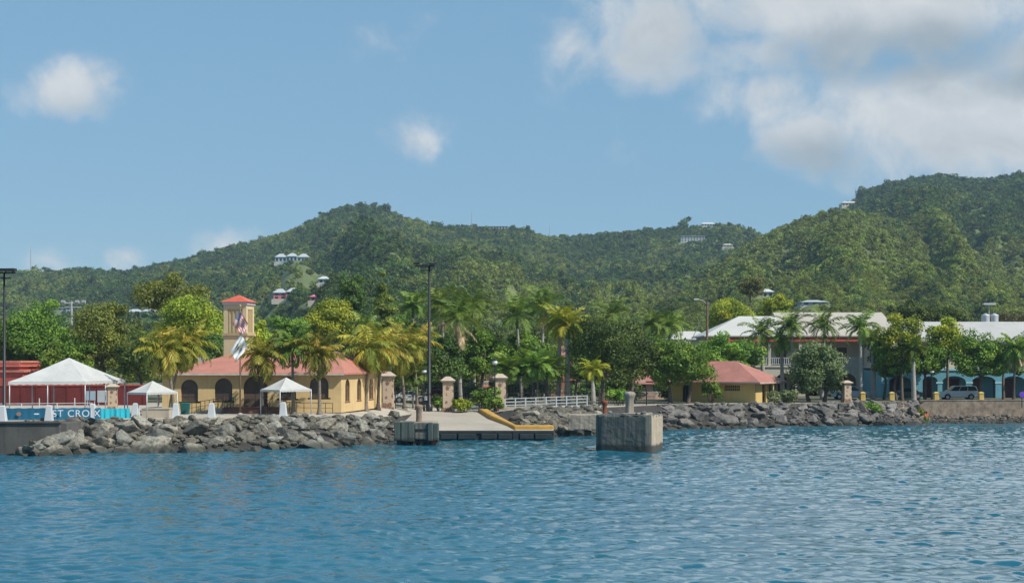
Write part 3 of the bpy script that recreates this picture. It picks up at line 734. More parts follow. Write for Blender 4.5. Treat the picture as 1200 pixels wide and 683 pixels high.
def palm(label, px, D, cpx, cpy, length, lm, trunk_mat, kind='coconut', name='coconut_palm', n=20, r0=0.17, dead=0, group=None, cx_d=0.0, straight=0.0, basez=None):
    _seed[0] += 1; sd_ = _seed[0]; rng = random.Random(sd_)
    b = P(px, D) if D < 430 else Vector((gx(px, D), D, float(hillz(px, D))))
    top = Vector((gx(cpx, D + cx_d), D + cx_d, gz(cpy, D + cx_d)))
    t = thing(name, label, 'palm tree', b, 0, group)
    e = top - b; h = e.z
    pts = []; rad = []
    N = 14
    for k in range(N + 1):
        s = k / N
        bend = (s ** 1.6) * (1 - straight) + s * straight
        pts.append((e.x * bend, e.y * bend, -0.2 + (h + 0.2) * s))
        if kind == 'royal': r = r0 * (1.0 + 0.25 * math.exp(-s * 14) + 0.10 * math.sin(math.pi * min(1, s * 1.3)) - 0.30 * s)
        else: r = r0 * (1.45 * math.exp(-s * 16) + 1.0 - 0.42 * s) * (1.0 + (0.05 if k % 2 else -0.03))
        rad.append(r)
    MB().tube(pts, rad, 10).build('trunk', trunk_mat, t, True)
    if kind == 'royal':
        cs = MB(); sh = min(1.5, 0.4 * length)
        cs.tube([(e.x, e.y, h - 0.1), (e.x, e.y, h + sh * 0.35), (e.x, e.y, h + sh)], [r0 * 0.78, r0 * 0.85, r0 * 0.4], 10)
        cs.build('crownshaft', M_shaft, t, True); zoff = h + sh
        V, F, T = fronds(sd_, n + 4, length, 1.75, 1.45, -0.25, length * 0.26, 0.16, 26, 0.5, vee=0.8)
    elif kind == 'areca':
        zoff = h; V, F, T = fronds(sd_, n, length, 1.7, 1.4, -0.1, length * 0.28, 0.16, 22, 0.45, vee=0.9)
    else:
        zoff = h; V, F, T = fronds(sd_, n, length, 1.75, 1.38, -0.85, length * 0.27, 0.16, 26, 0.75)
    c = link_mesh('crown', np_mesh('crown', V, F, T), lm, t); c.location = (e.x, e.y, zoff)
    if dead:
        V, F, T = fronds(sd_ + 7, dead, length * 0.85, 0.7, -0.7, -1.3, length * 0.2, 0.14, 20, 0.9)
        q = link_mesh('dead_fronds', np_mesh('dead_fronds', V, F, T), L_dead, t); q.location = (e.x, e.y, zoff - 0.25)
        q['label'] = 'dry grey brown hanging fronds'
    if kind == 'coconut':
        nb = MB(); rr = random.Random(sd_)
        for k in range(6):
            a = k * 1.05 + rr.random(); nb.lathe([(0.02, -0.14), (0.11, -0.05), (0.12, 0.03), (0.03, 0.14)], 8, (e.x + 0.26 * math.cos(a), e.y + 0.26 * math.sin(a), h - 0.22))
        nb.build('coconuts', M_shaft, t, True)
    return t

# ---------------------------------------------------------------- the wooded slopes: one mass, far off
src = []
for i in range(6):
    me, _ = crown_mesh('wood_crown', 900 + i, 1.0, 1.0, 1.0 + 0.2 * (i % 3), 15, 26, 0.235, 0.42, -0.35, 0.3)
    src.append(me)
src_near = [crown_mesh('wood_crown', 950 + i, 1.0, 1.0, 1.0 + 0.2 * (i % 3), 26, 60, 0.115, 0.36, -0.45, 0.3)[0] for i in range(5)]
def wood_mass(fx, fD, fz, fs, lm, label, name, src=src):
  srccol = bpy.data.collections.new('wood_crown_kinds')
  for me0 in src:
    me = me0.copy(); me.materials.clear(); me.materials.append(lm); srccol.objects.link(bpy.data.objects.new('wood_crown', me))
  wv = np.stack([fx, fD, fz + fs * 0.25], 1)
  wme = bpy.data.meshes.new('wood'); wme.vertices.add(len(wv)); wme.vertices.foreach_set('co', wv.astype(np.float32).ravel())
  a = wme.attributes.new('size', 'FLOAT', 'POINT'); a.data.foreach_set('value', fs.astype(np.float32))
  wood = bpy.data.objects.new(name, wme); C.objects.link(wood)
  tag(wood, label, 'wood', kind='stuff')
  ng = bpy.data.node_groups.new('scatter_crowns', 'GeometryNodeTree')
  ng.interface.new_socket('Geometry', in_out='INPUT', socket_type='NodeSocketGeometry'); ng.interface.new_socket('Geometry', in_out='OUTPUT', socket_type='NodeSocketGeometry')
  gi = ng.nodes.new('NodeGroupInput'); go = ng.nodes.new('NodeGroupOutput')
  m2p = ng.nodes.new('GeometryNodeMeshToPoints'); iop = ng.nodes.new('GeometryNodeInstanceOnPoints')
  ci = ng.nodes.new('GeometryNodeCollectionInfo'); ci.inputs['Collection'].default_value = srccol
  ci.inputs['Separate Children'].default_value = True; ci.inputs['Reset Children'].default_value = True
  rv = ng.nodes.new('FunctionNodeRandomValue'); rv.data_type = 'FLOAT_VECTOR'
  rv.inputs[0].default_value = (-0.15, -0.15, 0); rv.inputs[1].default_value = (0.15, 0.15, 6.28)
  na = ng.nodes.new('GeometryNodeInputNamedAttribute'); na.data_type = 'FLOAT'; na.inputs['Name'].default_value = 'size'
  L = ng.links.new
  L(gi.outputs[0], m2p.inputs[0]); L(m2p.outputs[0], iop.inputs['Points']); L(ci.outputs[0], iop.inputs['Instance'])
  iop.inputs['Pick Instance'].default_value = True
  L(rv.outputs[0], iop.inputs['Rotation']); L(na.outputs[0], iop.inputs['Scale']); L(iop.outputs[0], go.inputs[0])
  md = wood.modifiers.new('scatter', 'NODES'); md.node_group = ng

near = fD < 620
for sel, lm, sc, label, name, sr in ((~light & ~near, L_forest, 1.0, 'green bushy wood covering the slopes of the hills behind the town', 'hillside_wood', src),
                                     (light & ~near, L_scrub, .85, 'lighter yellow green scrub between the darker trees on the hills', 'hillside_scrub', src),
                                     (~light & near, L_forest, 1.0, 'green wood at the foot of the hills just behind the town', 'foothill_wood', src_near),
                                     (light & near, L_scrub, .85, 'lighter green scrub at the foot of the hills just behind the town', 'foothill_scrub', src_near)):
    wood_mass(fx[sel], fD[sel], fz[sel], fs[sel] * sc, lm, label, name, sr)
# ---------------------------------------------------------------- buildings
def window(parent, loc, rz, w_, h_, rise, glass, frame_m, louvre=True, name='window', fr=0.14):
    """arched window set in an opening: pane with a frame and bars; x along the wall, local"""
    f = MB(); o = arch_pts(0, 0, w_ + 2 * fr, h_ + fr, rise + fr if rise > 0 else 0); i = arch_pts(0, 0.0, w_, h_, rise)
    n = len(o)
    vs = [(x, -0.05, z) for x, z in o] + [(x, -0.05, z) for x, z in i] + [(x, 0.06, z) for x, z in o] + [(x, 0.06, z) for x, z in i]
    fs = []
    for k in range(1, n):
        k2 = (k + 1) % n
        fs += [(k, k2, n + k2, n + k), (2 * n + k, 3 * n + k, 3 * n + k2, 2 * n + k2), (k, 2 * n + k, 2 * n + k2, k2), (n + k, n + k2, 3 * n + k2, 3 * n + k)]
    f.add(vs, fs)
    f.bx(-w_ / 2 - fr - 0.06, w_ / 2 + fr + 0.06, -0.12, 0.05, -0.14, -0.002)
    fo = f.build(name, frame_m, parent); fo.location = loc; fo.rotation_euler = (0, 0, rz)
    p = MB(); p.prism(i, 0.10, 0.14)
    po = p.build('pane', glass, fo)
    b = MB()
    b.bx(-0.035, 0.035, 0.06, 0.098, 0.01, h_ - 0.03)
    for k in range(1, 4): b.bx(-w_ / 2 + 0.02, w_ / 2 - 0.02, 0.065, 0.097, h_ * k / 4 - 0.025, h_ * k / 4 + 0.025) if k * h_ / 4 < h_ - rise * 0.8 else None
    b.build('glazing_bars', M_shutter, fo)
    return fo

# --- ochre visitor building with arched windows and a tower behind
D0 = 147.0; x0 = gx(190, D0); x1 = gx(400, D0); ze = gz(437, D0) - 2.5; W_ = x1 - x0
vb = thing('waterfront_building', 'ochre single storey building with arched windows and faded red hipped roof behind the flagpole', 'building', (x0, D0, 2.5))
k = D0 / FPX
def lx(px): return gx(px, D0) - x0
def lz(py): return gz(py, D0) - 2.5
wins = [(lx(222), lz(470.5), 20 * k, 26 * k, 0.8), (lx(262), lz(469.5), 20.5 * k, 26.5 * k, 0.85), (lx(337), lz(467), 20 * k, 26 * k, 0.8), (lx(374), lz(466), 22 * k, 26 * k, 0.9)]
door = (lx(299.5), 0.55, 28 * k, lz(440) - 0.55, 1.15)
fw = MB().panel(W_, ze, wins + [door], 0.35)
fw.bx(0.0, 0.35, 0.352, 14, 0, ze)
sideL = math.hypot(gx(447, 163) - x1, 163 - D0); sa = math.atan2(163 - D0, gx(447, 163) - x1)
sw = MB().panel(sideL, ze, [(2.3, 1.0, 1.7, 2.2, 0.8), (6.8, 1.0, 1.7, 2.2, 0.8), (11.8, 1.0, 1.9, 2.2, 0.9)], 0.35)
ca, s_ = math.cos(sa), math.sin(sa)
fw.add([(W_ + q[0] * ca - q[1] * s_, q[0] * s_ + q[1] * ca + 0.004, q[2]) for q in sw.v], sw.f)
bx_, by_ = W_ + sideL * ca, sideL * s_
fw.bx(0.36, bx_ - 0.5, by_ - 0.4, by_ - 0.1, 0, ze)
fw.build('wall', M_ochre, vb)
MB().bx(0.4, W_ - 0.5, 1.2, 1.3, 0.02, ze - 0.05).build('interior_dark_sheet', M_dark, vb)  # near-black sheet: the dark of the room painted behind the windows
for c in wins: window(vb, (c[0], 0.12, c[1]), 0, c[2], c[3], c[4], M_pane, M_brick)
d = window(vb, (door[0], 0.12, door[1]), 0, door[2], door[3], door[4], M_shutter, M_brick, name='door')
for u in (2.3, 6.8, 11.8): window(vb, (W_ + u * ca - 0.12 * s_, u * s_ + 0.12 * ca, 1.0), sa, 1.7 if u < 10 else 1.9, 2.2, 0.8, M_pane, M_brick)
rf = MB(); zr = gz(412, 154) - 2.5; ov = 0.55
q = [(-ov, -ov, ze), (W_ + 0.35, -ov, ze), (bx_ + ov, by_ + ov, ze), (-ov, by_ + ov, ze), (6.2, 8.0, zr), (W_ - 1.2, 8.0, zr)]
q2 = [(a, b, c - 0.16) for a, b, c in q[:4]]
rf.add(q + q2, [(0, 1, 5, 4), (1, 2, 5), (2, 3, 4, 5), (3, 0, 4), (0, 6, 7, 1), (1, 7, 8, 2), (2, 8, 9, 3), (3, 9, 6, 0), (6, 9, 8, 7)])
rf.build('roof', M_redroof, vb)
MB().bx(-0.5, W_ + 0.3, -0.62, -0.552, ze - 0.2, ze - 0.03).build('gutter', M_paleWood, vb)
for (px, py, s) in ((226, 470, 1),):
    pass
st = MB()
for i in range(5): st.bx(lx(266), lx(333), -3.2 + i * 0.36, -0.01, i * 0.11 + 0.001 * i, (i + 1) * 0.11)
st.build('steps', M_step, vb)
def rail(mb, a, b, h=0.95, n=5, mid=True, r=0.03):
    a = Vector(a); b = Vector(b); up = Vector((0, 0, h))
    mb.tube([a + up, b + up], r, 6)
    if mid: mb.tube([a + up * 0.5, b + up * 0.5], r * 0.7, 6)
    for i in range(n + 1): p = a.lerp(b, i / n); mb.tube([p, p + up], r, 6)
for a, b, n in (((lx(226), -2.4, 0.0), (lx(266), -2.4, 0.5), 8), ((lx(270), -3.2, 0.0), (lx(276), -1.2, 0.55), 3), ((lx(320), -3.2, 0.0), (lx(322), -1.2, 0.55), 3), ((lx(335), -2.2, 0.1), (lx(393), -2.2, 0.0), 7)):
    hr = MB(); rail(hr, a, b, 0.95, n); hr.build('handrail', M_black, vb)
rmp = MB(); rmp.prism([(lx(222), 0.0), (lx(265.9), 0.0), (lx(265.9), 0.52)], -2.3, -0.02); rmp.build('access_ramp', M_apron, vb)

# --- tower
tw = thing('roof_tower', 'square cream tower with bright red pyramid roof rising behind the ochre building', 'tower', (gx(280, 159), 159, 2.5), R(-9))
k = 159 / FPX; s = 1.22; zt = gz(357.5, 159) - 2.5; zb2 = gz(392, 159) - 2.5
b = MB(); b.bx(-s, s, -s, s, 0, zb2 - 0.12); b.bx(-s + 0.12, s - 0.12, -s + 0.12, s - 0.12, zb2 + 0.14, zt)
for a in (-1, 1):
    for c in (-1, 1): b.bx(*sorted((a * s, a * (s - 0.42))), *sorted((c * s, c * (s - 0.42))), zb2 + 0.142, zt)
b.bx(-s + 0.01, s - 0.01, -s + 0.01, s - 0.01, zt - 0.45, zt - 0.002)
b.build('body', M_cream, tw)
lv = MB()
for side in range(4):
    a = side * math.pi / 2
    for j in range(4):
        x = -0.62 + j * 0.413
        p = [(x - 0.07, -s + 0.03), (x + 0.07, -s + 0.03), (x + 0.07, -s + 0.118), (x - 0.07, -s + 0.118)]
        lv.prism([(u * math.cos(a) - v * math.sin(a), u * math.sin(a) + v * math.cos(a)) for u, v in p], zb2 + 0.25, zt - 0.45, 'z')
lv.build('vertical_fins', M_creamd, tw)
MB().bx(-s - 0.14, s + 0.14, -s - 0.14, s + 0.14, zb2 - 0.12, zb2 + 0.14).build('string_course', M_creamd, tw)
MB().bx(-s - 0.12, s + 0.12, -s - 0.12, s + 0.12, zt, zt + 0.3).build('cornice', M_white, tw)
MB().add([(-s - .3, -s - .3, zt + .3), (s + .3, -s - .3, zt + .3), (s + .3, s + .3, zt + .3), (-s - .3, s + .3, zt + .3), (0, 0, zt + 1.05)],
         [(0, 1, 4), (1, 2, 4), (2, 3, 4), (3, 0, 4), (3, 2, 1, 0)]).build('roof', M_redtile, tw)

# --- red fort corner and long red wall
ft = thing('fort_bastion', 'red fort corner with layered pale cornices at the left edge of the picture', 'fort', (gx(-12, 178), 178, 2.5), R(-6))
fz = lambda py: gz(py, 178) - 2.5
MB().bx(-6, 4.0, 0, 8, 0, fz(436)).build('wall', M_fort, ft)
cc_ = MB(); cc_.bx(-6.1, 4.25, -0.25, 8.2, fz(436), fz(433.5)); cc_.bx(-5.9, 3.6, 0.3, 7.8, fz(425), fz(422.5)); cc_.build('cornice', M_fortcap, ft)
up = MB(); up.bx(-6, 3.5, 0.15, 7.9, fz(433.5) + 0.002, fz(425) - 0.002); up.build('parapet', M_fort, ft)
MB().bx(-6.05, 3.75, -0.1, 8.1, fz(429.5), fz(428.3)).build('moulding', M_fortcap, ft)
lw = thing('courtyard_wall', 'long dark red wall behind the big white tent', 'wall', (gx(-60, 171), 171, 2.5))
L_ = gx(172, 171) - gx(-60, 171)
MB().bx(0, L_, 0, 0.4, 0, gz(452, 171) - 2.5).build('wall', M_darkred, lw)
MB().bx(-0.1, L_ + .1, -0.08, 0.48, gz(452, 171) - 2.498, gz(450.5, 171) - 2.5).build('coping', M_fort, lw)
pn = MB()
for i in range(14): pn.bx(1.2 + i * 1.7, 1.35 + i * 1.7, -0.06, -0.003, 0, gz(452, 171) - 2.51)
pn.build('pilasters', M_darkred, lw)

# --- yellow kiosk
ks = thing('kiosk', 'yellow building with red hipped roof standing on the rock bank', 'building', (gx(885, 180), 180, 2.4), R(-30))
hk = gz(447.5, 180) - 2.4
kp = MB().panel(10.9, hk, [(8.0, hk - 1.05, 2.0, 0.62, 0), (5.0, hk - 1.05, 2.0, 0.62, 0), (2.2, 0.0, 1.1, 2.2, 0)], 0.25, -10.9)
kp.bx(-10.9, -10.65, 0.252, 7.6, 0, hk); kp.bx(-10.6, -0.3, 7.35, 7.6, 0, hk)
sp_ = MB().panel(7.6, hk, [(2.9, 0.0, 1.2, 2.25, 0), (5.7, 0.0, 2.4, 2.4, 0)], 0.25)
kp.add([(-q[1], q[0] + 0.003, q[2]) for q in sp_.v], sp_.f)
kp.build('wall', M_yellow, ks)
MB().bx(-10.5, -0.5, 2.4, 2.5, 0, hk - 0.05).build('interior_dark_sheet', M_dark, ks)  # near-black sheet standing in for the unlit inside, seen through the openings
for cx0 in (-2.9, -5.9):
    lt = MB()
    for i in range(9): lt.bx(cx0 - 0.95 + i * 0.235, cx0 - 0.95 + i * 0.235 + 0.07, 0.08, 0.16, hk - 1.05, hk - 0.43)
    lt.bx(cx0 - 1.0, cx0 + 1.0, 0.07, 0.17, hk - 0.78, hk - 0.71)
    lt.build('vent_lattice', M_creamd, ks)
rk = MB(); rk.hip(-11.8, 0.9, -0.9, 8.5, hk, gz(423, 186) - 2.4, 4.7, 3.8, 0.15); rk.build('roof', M_kroof, ks)
MB().bx(-11.85, 0.95, -0.97, -0.902, hk - 0.2, hk - 0.02).bx(0.902, 0.97, -0.9, 8.5, hk - 0.2, hk - 0.02).build('fascia', M_rose, ks)
for y in (4.0, 7.2): MB().bx(0.55, 0.75, y, y + .2, 0, hk - 0.16).build('porch_post', M_cream, ks)

# --- white-roofed arcade building
DA_ = 215.0; X0 = gx(830, DA_); X1 = gx(1046, DA_); g0 = 2.5
ar = thing('arcade_building', 'long two storey white roofed building with gallery and arches behind the royal palms', 'building', (X0, DA_, g0))
WA = X1 - X0; zE = gz(393, DA_) - g0; zF = gz(428, DA_) - g0
ng_ = 6; sp = WA / ng_
arch = MB().panel(WA, zF - 0.25, [(sp * (i + 0.5), 0, sp * 0.66, zF - 1.1, 1.2) for i in range(ng_)], 0.5)
arch.build('arcade_wall', M_offw, ar)
MB().bx(-0.1, WA + 0.1, -0.15, 3.2, zF - 0.248, zF).build('gallery_floor', M_offw, ar)
for i in range(ng_ + 1): MB().bx(sp * i - 0.18 + (0.18 if i == 0 else 0) - (0.18 if i == ng_ else 0), sp * i + 0.18, 0.05, 0.4, zF, zE - 0.86).build('gallery_column', M_offw, ar)
bl = MB(); bl.bx(0, WA, 0.12, 0.2, zF + 1.0, zF + 1.1); bl.bx(0, WA, 0.12, 0.2, zF + 0.12, zF + 0.2)
for i in range(int(WA / 0.28)): bl.bx(i * 0.28, i * 0.28 + 0.1, 0.13, 0.18, zF + 0.2, zF + 1.0)
bl.build('balustrade', M_galv, ar)
bk = MB().panel(WA, zE - 0.02, [(sp * (i + 0.5), 0, 1.6, 2.9, 0.7) for i in range(ng_)] + [(sp * (i + 0.5), zF + 0.02, 1.5, 2.5, 0) for i in range(ng_)], 0.3, 0, 0, 3.2)
bk.bx(0, 0.3, 3.502, 14, 0, zE - 0.02); bk.bx(WA - 0.3, WA, 3.502, 14, 0, zE - 0.02); bk.bx(0.32, WA - 0.32, 13.7, 14, 0, zE - 0.02)
bk.build('wall', M_offw, ar)
for i in range(ng_):
    MB().bx(sp * (i + .5) - 0.79, sp * (i + .5) + 0.79, 3.3, 3.36, 0, 2.88).build('door', M_dark, ar)
    MB().bx(sp * (i + .5) - 0.74, sp * (i + .5) + 0.74, 3.3, 3.36, zF + .03, zF + 2.5).build('door', M_shutter, ar)
MB().bx(-0.05, WA + 0.05, -0.12, 0.45, zE - 0.85, zE - 0.19).build('red_fascia', M_fort, ar)
xm = gx(918, DA_) - X0; zR = gz(366, 226) - g0; zRl = gz(370.5, 224) - g0
MB().hip(xm + 0.01, WA + 1.4, -0.3, 15, zE, zR, (0.4, 0.3), 11, 0.18).build('roof', M_roofp, ar)['label'] = 'pinkish white roof over the right part'
MB().hip(-0.6, xm + 0.6, -0.31, 15.01, zE + 0.004, zRl, (6.2, 0.3), 9, 0.18).build('roof', M_roofw, ar)['label'] = 'bright white hipped roof over the left part'

# --- turquoise arcade building
DB_ = 204.0; X0 = gx(1033, DB_); X1 = gx(1330, DB_)
tb = thing('turquoise_building', 'turquoise arcaded building with grey white roof behind the parked white car', 'building', (X0, DB_, g0))
WB = X1 - X0; k = DB_ / FPX; zB = gz(434, DB_) - g0; zB2 = gz(399, DB_) - g0
def bl_(px): return gx(px, DB_) - X0
holes = [(bl_(1055), 0, 2.9, gz(441, DB_) - g0, 0.7), (bl_(1090), 0, 2.0, gz(440.5, DB_) - g0, 0.7)] + [(bl_(1118 + 35 * i), 0, 3.1, gz(440.5, DB_) - g0, 0.75) for i in range(6)]
tbw = MB().panel(WB, zB, holes, 0.45); tbw.bx(0, 0.3, 0.452, 12, 0, zB); tbw.build('arcade_wall', M_blue, tb)
tr = MB(); tr.bx(-0.1, WB, -0.14, 0.5, zB, zB + 0.3)
for px in (1037, 1073, 1101, 1136, 1170, 1205): tr.bx(bl_(px) - 0.45, bl_(px) + 0.45, -0.06, -0.003, 1.9, 2.12)
tr.build('trim', M_bluel, tb)
bw = MB(); bw.bx(0.3, WB, 2.6, 2.9, 0, zB); bw.build('back_wall', M_blue, tb)
for i, px in enumerate((1053, 1091, 1124, 1150, 1178, 1191, 1222)):
    MB().bx(bl_(px) - 0.75, bl_(px) + 0.75, 2.5, 2.597, 0, 2.5).build('door', M_maroon, tb)
MB().bx(0, WB, 0.0, 11.8, zB + 0.302, zB + 0.5).build('terrace_slab', M_offw, tb)
uw = MB().panel(WB - 0.5, zB2 - zB - 0.5, [(1.5 + 3.0 * i, 0.6, 1.2, 1.9, 0) for i in range(11)], 0.3, 0.2, zB + 0.5, 1.2)
uw.bx(0.2, 0.5, 1.502, 11.5, zB + 0.5, zB2); uw.build('upper_wall', M_offw, tb)
for i in range(11): MB().bx(1.7 + 3.0 * i - 0.6, 1.7 + 3.0 * i + 0.6, 1.32, 1.36, zB + 1.1, zB + 3.0).build('window', M_shutter, tb)
MB().hip(bl_(1062), WB + 1, 0.4, 16, zB2, gz(377, 214) - g0, (2.0, 2), 9.5, 0.2).build('roof', M_roofg, tb)
for i, px in enumerate((1155, 1165)):
    tk = thing('water_tank', 'grey ribbed round water tank on the roof ridge, ' + ('left one beside the mast' if i == 0 else 'right one, slightly taller'), 'tank', (gx(px, 215), 215.0, gz(378, 215)), 0, 'rooftop water tanks')
    pr = [(0.55, -0.6)]
    for j in range(7): pr += [(0.56, 0.02 + j * 0.15), (0.60, 0.09 + j * 0.15)]
    pr += [(0.55, 1.1), (0.2, 1.22)]
    MB().lathe(pr, 18).build('tank_body', M_galv, tk, True); MB().lathe([(0.2, 1.2), (0.2, 1.3), (0.05, 1.33)], 12).build('lid', M_galv, tk)
rm = thing('roof_mast', 'thin mast with flat grey panel on top beside the rooftop water tanks', 'mast', (gx(1159, 217), 217, gz(380, 217)))
MB().tube([(0, 0, -0.6), (0, 0, gz(357, 217) - gz(380, 217))], 0.06, 8).build('pole', M_galv, rm)
MB().bx(-0.85, 0.85, -0.4, 0.4, 2.75, 3.0).build('panel', M_galv, rm)

# --- small town houses glimpsed between the trunks
def town_house(label, name, pxa, pxb, D, py_e, py_r, wm, rm_, nwin=3, depth=7, rz=0):
    xa, xb = gx(pxa, D), gx(pxb, D); w_ = xb - xa
    t = thing(name, label, 'house', (xa, D, 2.5), rz); h = gz(py_e, D) - 2.5
    wl = [(w_ * (i + .5) / nwin, 1.0, min(1.1, w_ / nwin * .5), 1.3, 0) for i in range(nwin)]
    m_ = MB().panel(w_, h, wl, 0.25); m_.bx(0, .25, .252, depth, 0, h); m_.bx(w_ - .25, w_, .252, depth, 0, h); m_.bx(.26, w_ - .26, depth - .25, depth, 0, h); m_.build('wall', wm, t)
    for c in wl: window(t, (c[0], 0.1, c[1]), 0, c[2], c[3], 0, M_glass, M_white, fr=0.08)
    MB().hip(-.4, w_ + .4, -.4, depth + .4, h, gz(py_r, D + depth / 2) - 2.5, min(w_ * .3, 3), None, .15).build('roof', rm_, t)
    return t
town_house('small house with dull red roof half hidden behind the gate pillars', 'small_house', 540, 596, 196, 453, 438, M_offw, M_redroof, 3, 6)
town_house('salmon coloured house showing between the tall palm trunks', 'salmon_house', 646, 678, 206, 418, 406, M_salmon, M_redroof, 2, 7)
town_house('pale pink low house showing under the dark green tree', 'pink_cottage', 744, 778, 198, 449, 440, M_rose, M_kroof, 2, 6)
town_house('low white roofed store just above the green tree near the wooden lamp pole', 'white_store', 788, 832, 240, 397, 388, M_offw, M_roofw, 3, 8)

# --- houses on the hills
def hill_house(key, label, name, wpx, hpx, wm, rm_, pav=1, storeys=1, depth=8.0, cat='house', flat=False):
    px, D, z = HH[key]; k = D / FPX; w_ = wpx * k; h = hpx * k * 0.58
    t = thing(name, label, cat, (gx(px, D), D, z - 0.8))
    MB().bx(-w_ / 2 - .8, w_ / 2 + .8, -1.2, depth + 1, -2.2, 0.3).build('terrace', M_offw, t)
    wd = w_ / pav
    m_ = MB(); r_ = MB(); wn = []
    for i in range(pav):
        xa = -w_ / 2 + wd * i; hh = h * (1.0 if pav == 1 or i != 1 else 1.12); off = 0 if i != 1 else 0.8
        m_.bx(xa + .03, xa + wd - .03, -off, depth, 0.3, 0.3 + hh)
        if flat: r_.bx(xa - .4, xa + wd + .4, -off - .6, depth + .5, 0.302 + hh, 0.302 + hh + 0.35)
        else: r_.hip(xa - .35 + .4 * (i > 0), xa + wd + .35 - .4 * (i < pav - 1), -off - .6, depth + .5, 0.302 + hh + .12, 0.302 + hh + hpx * k * 0.40, min(wd * .35, depth * .4), None, .14)
        nw = max(2, int(wd / 2.6))
        for s_ in range(storeys):
            for j in range(nw):
                cxw = xa + wd * (j + .5) / nw; zb_ = 0.3 + hh * s_ / storeys + 0.25 * hh / storeys
                wn.append((cxw, -off, zb_, wd / nw * .5, hh / storeys * .55))
    m_.build('wall', wm, t); r_.build('roof', rm_, t)
    for c in wn:
        MB().bx(c[0] - c[3] / 2, c[0] + c[3] / 2, c[1] - 0.06, c[1] - 0.004, c[2], c[2] + c[4]).build('window', M_glass, t)
    return t
hill_house('white', 'large pale blue villa with three roof pavilions on the grassy knoll', 'hill_villa', 39, 11, M_bhouse, M_palehouse, 3, 1, 9)
hill_house('bluegrey', 'grey blue house with white roof below and right of the villa on the knoll', 'hill_house', 26, 9, M_bhouse, M_white, 2, 1)
hill_house('pink', 'bright pink two storey house with white roof on the hillside', 'hill_house', 29, 13, M_pink, M_palehouse, 2, 2)
hill_house('pinksmall', 'tiny pink outbuilding right of the pink two storey house', 'hill_house', 13, 8, M_pink, M_pink, 1, 1, 5)
hill_house('ridge', 'long low pale house on the middle ridge line', 'hill_house', 34, 6, M_palehouse, M_palehouse, 1, 1, 8, flat=True)
hill_house('tip', 'small white house standing on the skyline knob right of centre', 'hill_house', 16, 5, M_white, M_white, 1, 1, 6)
hill_house('apart', 'grey white multi storey apartment block on the upper slope right of centre', 'apartment_block', 28, 11, M_palehouse, M_palehouse, 1, 3, 8, 'building', True)
hill_house('small', 'little white roofed house in the trees beside the ridge notch', 'hill_house', 11, 4, M_offw, M_roofw, 1, 1, 5)
hill_house('hilltop', 'white roofed house on top of the right hand hill', 'hill_house', 22, 6, M_offw, M_roofw, 1, 1, 7)
hill_house('bluelow', 'pale blue roofed house low on the right hill above the white roof', 'hill_house', 31, 7, M_bhouse, M_palehouse, 1, 1, 8)
hill_house('lowwhite', 'small pale house behind the brown tree above the white roof', 'hill_house', 26, 10, M_palehouse, M_white, 2, 1, 7)
hill_house('leftwhite', 'white blocky house behind the pale utility pole on the left', 'hill_house', 30, 10, M_palehouse, M_palehouse, 2, 2, 7, flat=True)
hill_house('leftpale', 'pale blue house with white roof behind the tall tree on the left', 'hill_house', 34, 9, M_bhouse, M_palehouse, 2, 1, 7)

def mast(label, px, py0, py1, D, r=0.35, name='radio_mast'):
    z0 = float(hillz(px, D)); h = gz(py0, D) - z0
    t = thing(name, label, 'mast', (gx(px, D), D, z0))
    b = MB()
    legs = [(math.cos(a) * r, math.sin(a) * r) for a in (0.5, 2.6, 4.7)]
    for x, y in legs: b.tube([(x, y, 0), (x * .6, y * .6, h)], 0.13, 5)
    n = int(h / 2.2)
    for i in range(n):
        for j in range(3):
            a, c = legs[j], legs[(j + 1) % 3]; f0 = 1 - .4 * i / n; f1 = 1 - .4 * (i + 1) / n
            b.tube([(a[0] * f0, a[1] * f0, h * i / n), (c[0] * f1, c[1] * f1, h * (i + 1) / n)], 0.07, 4)
    b.build('lattice', M_galv, t); MB().tube([(0, 0, h - .5), (0, 0, h + 3.5)], 0.1, 5).build('antenna', M_galv, t)
mast('tall thin radio mast on the far left ridge', 36, 292, 316, 1480)
mast('thin antenna mast on the ridge beside the long low house', 553, 249, 262, 1480, 0.25)
mast('small antenna mast on the ridge notch in the middle', 644, 266, 276, 1480, 0.2)
mast('thin antenna mast on the right hand summit', 1175, 203, 209, 1480, 0.25)
# ---------------------------------------------------------------- seawalls, ramp, dolphins
sw_ = thing('seawall', 'dark grey concrete seawall under the blue banner on the left', 'wall', (0, 0, 0))
mb = MB(); ppx = list(range(-260, 66, 25)) + [70]
for a, b in zip(ppx[:-1], ppx[1:]):
    A = Vector((gx(a, 122.6), 122.6, 0)); B = Vector((gx(b, 122.6), 122.6, 0))
    mb.bx(A.x, B.x, 122.6, 125.8, -1.2, 2.5)
mb.bx(gx(70, 122.6) , gx(70, 122.6) + 0.5, 122.8, 127.5, -1.2, 2.45)
mb.build('wall', M_wall, sw_)
MB().bx(gx(-260, 122.6), gx(70, 122.6) + .1, 122.45, 123.0, 2.502, 2.62).build('coping', M_wall, sw_)
rw = thing('retaining_wall', 'brown stone retaining wall below the parked white car', 'wall', (0, 0, 0))
mb = MB(); A = P(1078, 184.8); B = P(1500, 189)
d = (B - A); n = Vector((-d.y, d.x, 0)).normalized() * 0.6
vs = [A, B, B + n, A + n]; mb.add([(q.x, q.y, 0.2) for q in vs] + [(q.x, q.y, 2.62) for q in vs], [(0, 3, 2, 1), (4, 5, 6, 7), (0, 1, 5, 4), (1, 2, 6, 5), (2, 3, 7, 6), (3, 0, 4, 7)])
mb.build('wall', M_rwall, rw)
off = -Vector((-d.y, d.x, 0)).normalized() * 0.05
